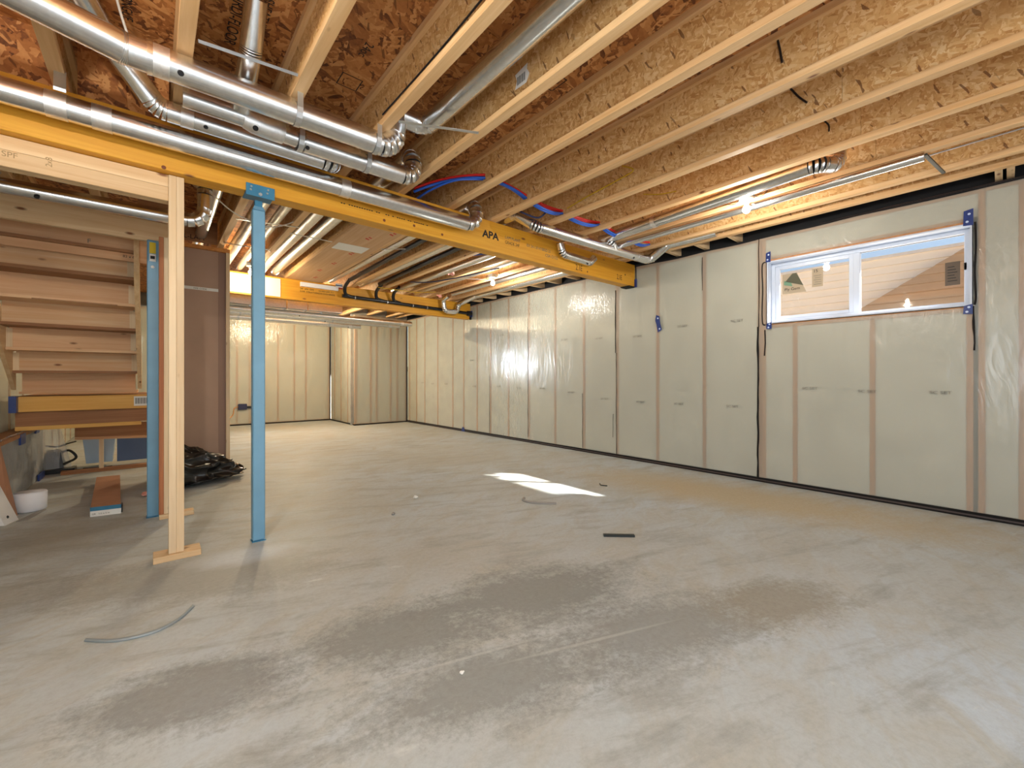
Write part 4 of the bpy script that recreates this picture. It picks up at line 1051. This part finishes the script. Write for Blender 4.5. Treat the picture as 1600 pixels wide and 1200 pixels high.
# panels on and near the far beam
pn = thing('panning_panel', (1.83, 5.4, 2.69), 'tan panel with red stamps closing one far joist bay', 'panel')
box('panel_sheet', (1.575, 2.06, 3.5, 7.26, 2.693, 2.699), M_PINK_PANEL, pn)
for k, (x, y) in enumerate(((1.80, 4.6), (1.86, 5.3), (1.84, 5.9), (1.80, 6.4), (1.88, 6.9), (1.95, 4.3))):
    MB().prism([(x, y, 2.6925), (x+0.05, y+0.03, 2.6925), (x+0.05, y+0.06, 2.6925), (x, y+0.035, 2.6925)], (0, 0, -0.0004)).build('red_stamp', M_INK_R, pn)
    MB().prism([(x+0.015, y-0.05, 2.6925), (x+0.055, y-0.03, 2.6925), (x+0.055, y-0.005, 2.6925), (x+0.015, y-0.02, 2.6925)], (0, 0, -0.0004)).build('red_stamp', M_INK_R, pn)
box('white_label', (1.62, 1.98, 4.95, 5.22, 2.691, 2.6925), M_PAPER, pn)
tag(MB().box(0.62, 1.50, BF2-0.014, BF2-0.0015, 2.395, 2.672).build('drywall_offcut', M_DRYW), 'white drywall offcut fixed on the left of the far beam', 'drywall')
tag(MB().box(1.78, 2.36, BF2-0.05, BF2-0.0015, 2.60, 2.665).build('foam_strip', M_FOAM), 'white foam strip on top edge of far beam', 'strip')
sk = thing('striped_sticker', (2.33, 7.2, 2.66), 'small red white and blue striped sticker by the far beam', 'sticker')
for k, mm in enumerate((M_PAPER, M_STEELBLUE, M_PAPER, M_INK_R)):
    box('stripe', (2.33, 2.44, BF2-0.012, BF2-0.002, 2.70-0.022*(k+1)+0.03, 2.70-0.022*k+0.03), mm, sk)

# ------------------------------------------------------------------ pex bundles through the joist webs
holes = [1.60, 2.094, 2.588, 3.083, 3.578, 4.072, 4.5]
zc = [2.745, 2.80, 2.785, 2.775, 2.76, 2.75, 2.74]
yc = [3.28, 2.80, 2.84, 2.85, 2.78, 2.80, 2.76]
SP = [(0, 'left of third hole'), ]
for i in range(len(holes)-1):
    for k, (mm, dy, dz, colr) in enumerate(((M_RED, -0.013, 0.014, 'nearer red'), (M_RED, 0.013, 0.018, 'farther red'), (M_BLUEP, -0.014, -0.012, 'nearer blue'), (M_BLUEP, 0.013, -0.009, 'farther blue'))):
        if i >= 4 and k in (1,): continue
        a = Vector((holes[i]+0.006, yc[i]+dy, zc[i]+dz)); c = Vector((holes[i+1]-0.006, yc[i+1]+dy, zc[i+1]+dz))
        if i == 0: a.x += 0.1; a.z -= 0.02*0
        sag = (0, -0.01*k, 0.03 if i == 0 else (0.012 if i == 1 else -0.02-0.012*k))
        SPAN = ['before the first joist hole, over the beam', 'in the bay above the duct elbow', 'in the bay over the beam lettering', 'in the bay left of pink tag', 'in the bay at pink tag', 'in the bay nearest the wall'][i]
        tag(MB().tube(arc(a, c, sag, 8), 0.0110, 8).build('water_pipe', mm), '%s water pipe %s' % (colr, SPAN), 'pipe', 'red and blue water pipes')
tag(MB().tube(spline([(2.09, 2.82, 2.79), (1.9, 2.95, 2.77), (1.80, 3.2, 2.74), (1.78, 3.5, 2.72)]), 0.0095, 8).build('water_pipe', M_BLUEP), 'dark blue water pipe curving down over the beam edge', 'pipe', 'red and blue water pipes')
tag(MB().tube(spline([(2.62, 3.1, 2.80), (2.72, 3.0, 2.72), (2.86, 2.95, 2.70), (2.90, 2.86, 2.76)]), 0.009, 8).build('water_pipe', M_CABLE_N), 'navy looped pipe hanging below the joist by the duct elbow', 'pipe', 'red and blue water pipes')
for (x, y, z, lab) in ((3.68, 2.74, 2.76, 'pink tag tied round water pipes nearer the beam middle'), (4.20, 2.74, 2.745, 'pink tag tied round the water pipes near the wall'),
                       (3.40, 5.4, 2.72, 'pink tag hanging from cables in the far bay'), (4.1, 6.9, 2.70, 'pink tag beside the U shaped duct fitting')):
    mbb = bmesh.new(); bmesh.ops.create_icosphere(mbb, subdivisions=3, radius=0.05)
    for v in mbb.verts:
        v.co *= 0.7+0.7*noise.noise(v.co*30+Vector((x, y, z)))
        v.co.x *= 1.3; v.co.y *= 0.6
    me = bpy.data.meshes.new('pink_tag'); mbb.to_mesh(me); mbb.free(); me.materials.append(M_PINKP)
    tag(link(bpy.data.objects.new('pink_tag', me), None, (x, y, z)), lab, 'tag', 'pink pipe tags')
# cables
def cable(pts, r_, mm, lab, cat='cable'):
    return tag(MB().tube(spline(pts), r_, 7).build('cable', mm), lab, cat, 'loose cables')
JC = lambda k: jpos[k]
cable([(1.09, 0.4, 2.80), (1.085, 1.2, 2.785), (1.083, 1.8, 2.76), (1.082, 2.5, 2.765)], 0.005, M_ABS, 'thin black cable stapled to the joist left of the bay duct')
cable([(2.578, 0.80, 2.97), (2.576, 0.787, 2.896), (2.574, 0.778, 2.832)], 0.006, M_ABS, 'black cable end hanging on joist web at the top edge')
cable([(3.07, 0.89, 2.985), (3.066, 0.838, 2.894), (3.062, 0.791, 2.83)], 0.006, M_ABS, 'black cable end poking through the middle right joist')
cable([(3.565, 0.83, 2.945), (3.56, 0.793, 2.889), (3.56, 0.79, 2.843)], 0.005, M_ABS, 'short curved black cable end above the elbow duct')
cable([(3.02, 2.1, 2.93), (3.03, 2.0, 2.86), (3.04, 2.15, 2.84), (3.045, 2.5, 2.81), (3.05, 2.75, 2.78)], 0.006, M_YEL, 'yellow cable running along the web of a middle joist')
cable([(3.50, 2.2, 2.86), (3.53, 2.05, 2.82), (3.545, 1.9, 2.80)], 0.005, M_YEL, 'short yellow cable by the fourth joist web')
cable([(-0.13, 2.50, 2.98), (-0.13, 2.78, 2.95), (-0.05, 3.0, 2.78), (0.02, 3.12, 2.66)], 0.006, M_WIRE, 'white cable hanging down onto the beam duct at top left')
cable([(0.40, 4.5, 2.74), (0.6, 4.7, 2.68), (0.9, 4.8, 2.66), (1.1, 4.6, 2.72), (1.12, 4.2, 2.74)], 0.006, M_WIRE, 'white cable sagging between far joists beside the blue post')
cable([(0.60, 5.9, 2.72), (0.7, 5.7, 2.66), (1.0, 5.6, 2.64), (1.1, 5.9, 2.70)], 0.006, M_WIRE, 'white cable loop near the top of the brown partition')
cable([(3.15, 6.2, 2.685), (3.3, 5.9, 2.65), (3.5, 5.4, 2.66), (3.7, 4.6, 2.685)], 0.010, M_CABLE_N, 'navy cable sagging under the far joists')
cable([(3.12, 5.0, 2.80), (3.2, 4.6, 2.76), (3.4, 4.2, 2.78), (3.42, 4.0, 2.86)], 0.009, M_BLUEP, 'blue pipe loop under the far joists')
cable([(2.9, 6.9, 2.68), (3.2, 6.8, 2.66), (3.6, 6.9, 2.69), (3.9, 6.7, 2.70)], 0.006, M_YEL, 'yellow cable bundle along the top of the far beam')
tag(MB().bar((0.62, 4.9, 2.697), (1.15, 4.75, 2.697), 0.025, 0.002).build('steel_strap', M_STRAP), 'flat steel strap across the far joists behind blue post', 'strap')
tag(MB().bar((1.12, 5.0, 2.697), (1.56, 5.0, 2.697), 0.03, 0.002).build('steel_strap', M_STRAP), 'flat steel strap under the paired far ducts', 'strap')
tag(MB().bar((2.10, 4.9, 2.697), (2.32, 4.7, 2.697), 0.03, 0.002).build('steel_strap', M_STRAP), 'short steel strap at the edge of the stamped panel', 'strap')
tag(MB().bar((3.55, 5.6, 2.70), (4.0, 5.3, 2.69), 0.03, 0.002).build('steel_strap', M_STRAP), 'pale flat strap left of the far bulb', 'strap')

# labels on joists and deck
lb = thing('barcode_label', (1.581, 1.75, 2.79), 'white barcode label stuck on the joist web, upper middle', 'label')
jx = jpos[7]-0.0056
MB().prism([(jx, 1.84, 2.80), (jx, 1.745, 2.795), (jx, 1.72, 2.835), (jx, 1.74, 2.87), (jx, 1.735, 2.90), (jx, 1.84, 2.885), (jx, 1.825, 2.845)], (-0.0012, 0, 0)).build('paper', M_PAPER, lb)
for k in range(11): box('barcode_bar', (jx-0.0018, jx-0.0013, 1.755+k*0.0065, 1.755+k*0.0065+(0.0025 if k % 3 else 0.004), 2.815, 2.862), M_INK, lb)
dk = DECK-0.0008
for (x, y, s_, sz, rz) in ((0.30, 2.35, 'STURDI-FLOOR', 0.075, R(90)), (0.42, 2.35, 'SHEATHING', 0.06, R(90)), (1.86, 1.80, '5/8', 0.07, R(90)), (0.90, 2.30, '24oc', 0.07, R(90)), (-0.12, 2.75, 'TONGUE', 0.06, R(90))):
    text('deck_stamp', s_, (x, y, dk), (R(180), 0, rz), sz, M_INK, ceil, 0.9)
for (x, y, w) in ((1.84, 1.78, 0.13), (0.88, 2.62, 0.12)):
    mb = MB()
    for bb in ((x, x+w, y, y+0.006), (x, x+w, y+w, y+w+0.006), (x, x+0.006, y, y+w), (x+w, x+w+0.006, y, y+w)): mb.box(*bb, dk-0.0005, dk)
    mb.build('deck_stamp_frame', M_INK, ceil)

# ------------------------------------------------------------------ blocking at upper left, orange framing by the stair
bk = thing('joist_blocking', (-0.2, 3.4, JZ), 'orange wood blocking between the joists above the beam duct', 'blocking')
box('block', (-0.80, -0.39, BF+0.03, BF+0.07, JZ, DECK), M_OSB_RIM, bk)
box('block', (-0.32, 0.075, BF+0.03, BF+0.07, JZ, DECK), M_OSB_RIM, bk)
sb = thing('trimmer_board', (0.25, 4.9, 2.4), 'short plywood trimmer hanging below the joists behind the prop', 'board')
box('trimmer_face', (-0.1, 0.20, 4.85, 4.89, 2.46, 2.698), M_PLY_X, sb)
text('board_lettering', 'L-LAM', (0.26, 5.989, 2.72), ROT_S, 0.07, M_INK, sb)
box('far_header', (0.155, 0.575, 5.99, 6.03, 2.70, 2.95), M_PLY_X, sb)

# ------------------------------------------------------------------ bare bulbs
def bulb(x, y, z, label, power, top):
    t = thing('bare_bulb', (x, y, z), label, 'light', 'bare bulbs on lampholders')
    MB().lathe((x, y, z), [(0.004, -0.034), (0.018, -0.030), (0.029, -0.016), (0.031, 0.0), (0.026, 0.018), (0.016, 0.034), (0.013, 0.045)], 16).build('bulb_glass', M_BULB, t)
    MB().lathe((x, y, z), [(0.02, 0.045), (0.026, 0.05), (0.03, 0.07), (0.055, 0.078), (0.058, 0.088), (0.05, 0.09)], 20).build('lampholder', M_PORC, t)
    box('junction_box', (x-0.05, x+0.05, y-0.05, y+0.05, z+0.091, top), M_STRAP, t)
    box('hanger_bar', (x+0.05, min([j-FW/2 for j in jpos if j-FW/2 > x+0.05]), y-0.01, y+0.01, max(z+0.1, JZ+0.002), max(z+0.1, JZ+0.002)+0.02), M_STRAP, t)
    for s in (-1, 1):
        MB().tube(spline([(x+0.05*s*0.2, y+0.05*s, z+0.11), (x, y+0.10*s, z+0.075), (x, y+0.16*s, z+0.10), (x, y+0.14*s, z+0.15)]), 0.003, 6).build('lead_wire', M_ABS, t)
    l = bpy.data.lights.new('bulb_light', 'POINT'); l.energy = power; l.color = (1.0, 0.82, 0.54) if y > 5.5 else (1.0, 0.94, 0.84); l.shadow_soft_size = 0.035
    o = bpy.data.objects.new('bulb_light', l); COL.objects.link(o); o.parent = t; o.location = (0, 0, -0.075)
    return t
bulb(3.93, 1.46, 2.605, 'lit bare bulb under the joists left of the window', 26, 2.735)
bulb(3.95, 5.08, 2.59, 'lit bare bulb under the far joists by the plastic wall', 40, 2.72)
bulb(1.02, 6.70, 2.585, 'lit bare bulb before the far beam, behind the blue post', 28, 2.71)
bulb(2.2, 9.6, 2.60, 'lit bare bulb in the far room hidden above the ducts', 180, 2.72)
bulb(2.0, -0.7, 2.60, 'added unseen bare bulb behind the camera for fill', 7, 2.72)  # extra bulb out of view, added as fill
bulb(-0.45, 1.2, 2.60, 'added unseen bare bulb left of the camera for fill', 58, 2.72)  # extra bulb out of view, added to brighten the left floor and stair

# ------------------------------------------------------------------ small things on walls and floor
eb = thing('junction_box', (1.62, YF-0.03, 0.35), 'blue electrical box with loose wire low on far wall', 'electrical box')
MB().box(1.56, 1.74, YF-0.05, YF-0.006, 0.38, 0.52).build('box_body', M_CABLE_N, eb, bevel=0.006)
MB().box(1.74, 1.86, YF-0.04, YF-0.006, 0.41, 0.46).build('box_cover', M_ABS, eb)
MB().tube(spline([(1.56, YF-0.03, 0.45), (1.48, YF-0.03, 0.42), (1.46, YF-0.03, 0.28), (1.40, YF-0.03, 0.2)]), 0.008, 6).build('wire', M_SPR_ORANGE, eb)
rb = tag(MB().box(1.86, 1.98, YF-0.12, YF-0.02, 0, 0.09).build('brick_offcut', M_INK_R), 'small red brick offcut on floor by far wall', 'brick')
cl = tag(MB().tube(spline([(2.66, 2.94, 0.006), (2.60, 2.88, 0.007), (2.62, 2.78, 0.006), (2.70, 2.68, 0.006), (2.76, 2.62, 0.006)]), [0.012]*33, 7).build('floor_scrap', M_GREYST), 'grey curved foam scrap lying on the floor', 'scrap', 'scraps on the floor')
tag(MB().bar((2.46, 1.87, 0.007), (2.62, 1.72, 0.007), 0.03, 0.014).build('metal_strip', M_DARKM), 'short dark metal strip on the floor right of centre', 'strip')
def crumb(x, y, s, mm, lab, name='floor_scrap'):
    mbb = bmesh.new(); bmesh.ops.create_icosphere(mbb, subdivisions=2, radius=s)
    for v in mbb.verts:
        v.co *= 0.75+0.6*noise.noise(v.co*(1.5/s)+Vector((x, y, 0))); v.co.z *= 0.6
    mz = min(v.co.z for v in mbb.verts)
    for v in mbb.verts: v.co.z -= mz
    me = bpy.data.meshes.new(name); mbb.to_mesh(me); mbb.free(); me.materials.append(mm)
    tag(link(bpy.data.objects.new(name, me), None, (x, y, 0)), lab, 'scrap', 'scraps on the floor')
crumb(1.88, 3.60, 0.028, M_PAPER, 'small crumpled pale scrap on the floor left of sun patch')
crumb(-0.04, 5.35, 0.05, M_PINKP, 'pale pinkish foam lump beside the rear blue post')
crumb(1.52, 3.30, 0.02, M_GREYST, 'tiny grey scrap on the floor in mid room')
crumb(0.9, 1.35, 0.011, M_PAPER, 'tiny pale crumb on the near floor')
tag(MB().tube(spline([(-0.22, 2.57, 0.004), (-0.12, 2.48, 0.004), (0.0, 2.455, 0.004), (0.09, 2.51, 0.004), (0.15, 2.61, 0.004)]), [0.009]*33, 4).build('perforated_strap', plain('strap_dull', (150, 158, 160), 0.5, 0.3)), 'curved grey perforated strap lying on the near left floor', 'strap')
tag(MB().tube(spline([(3.62, 2.80, 0.014), (3.60, 2.77, 0.006), (3.63, 2.71, 0.005)]), 0.006, 6).build('hook_scrap', M_DARKM), 'small dark hook shaped wire on floor beside the sun patch', 'wire')
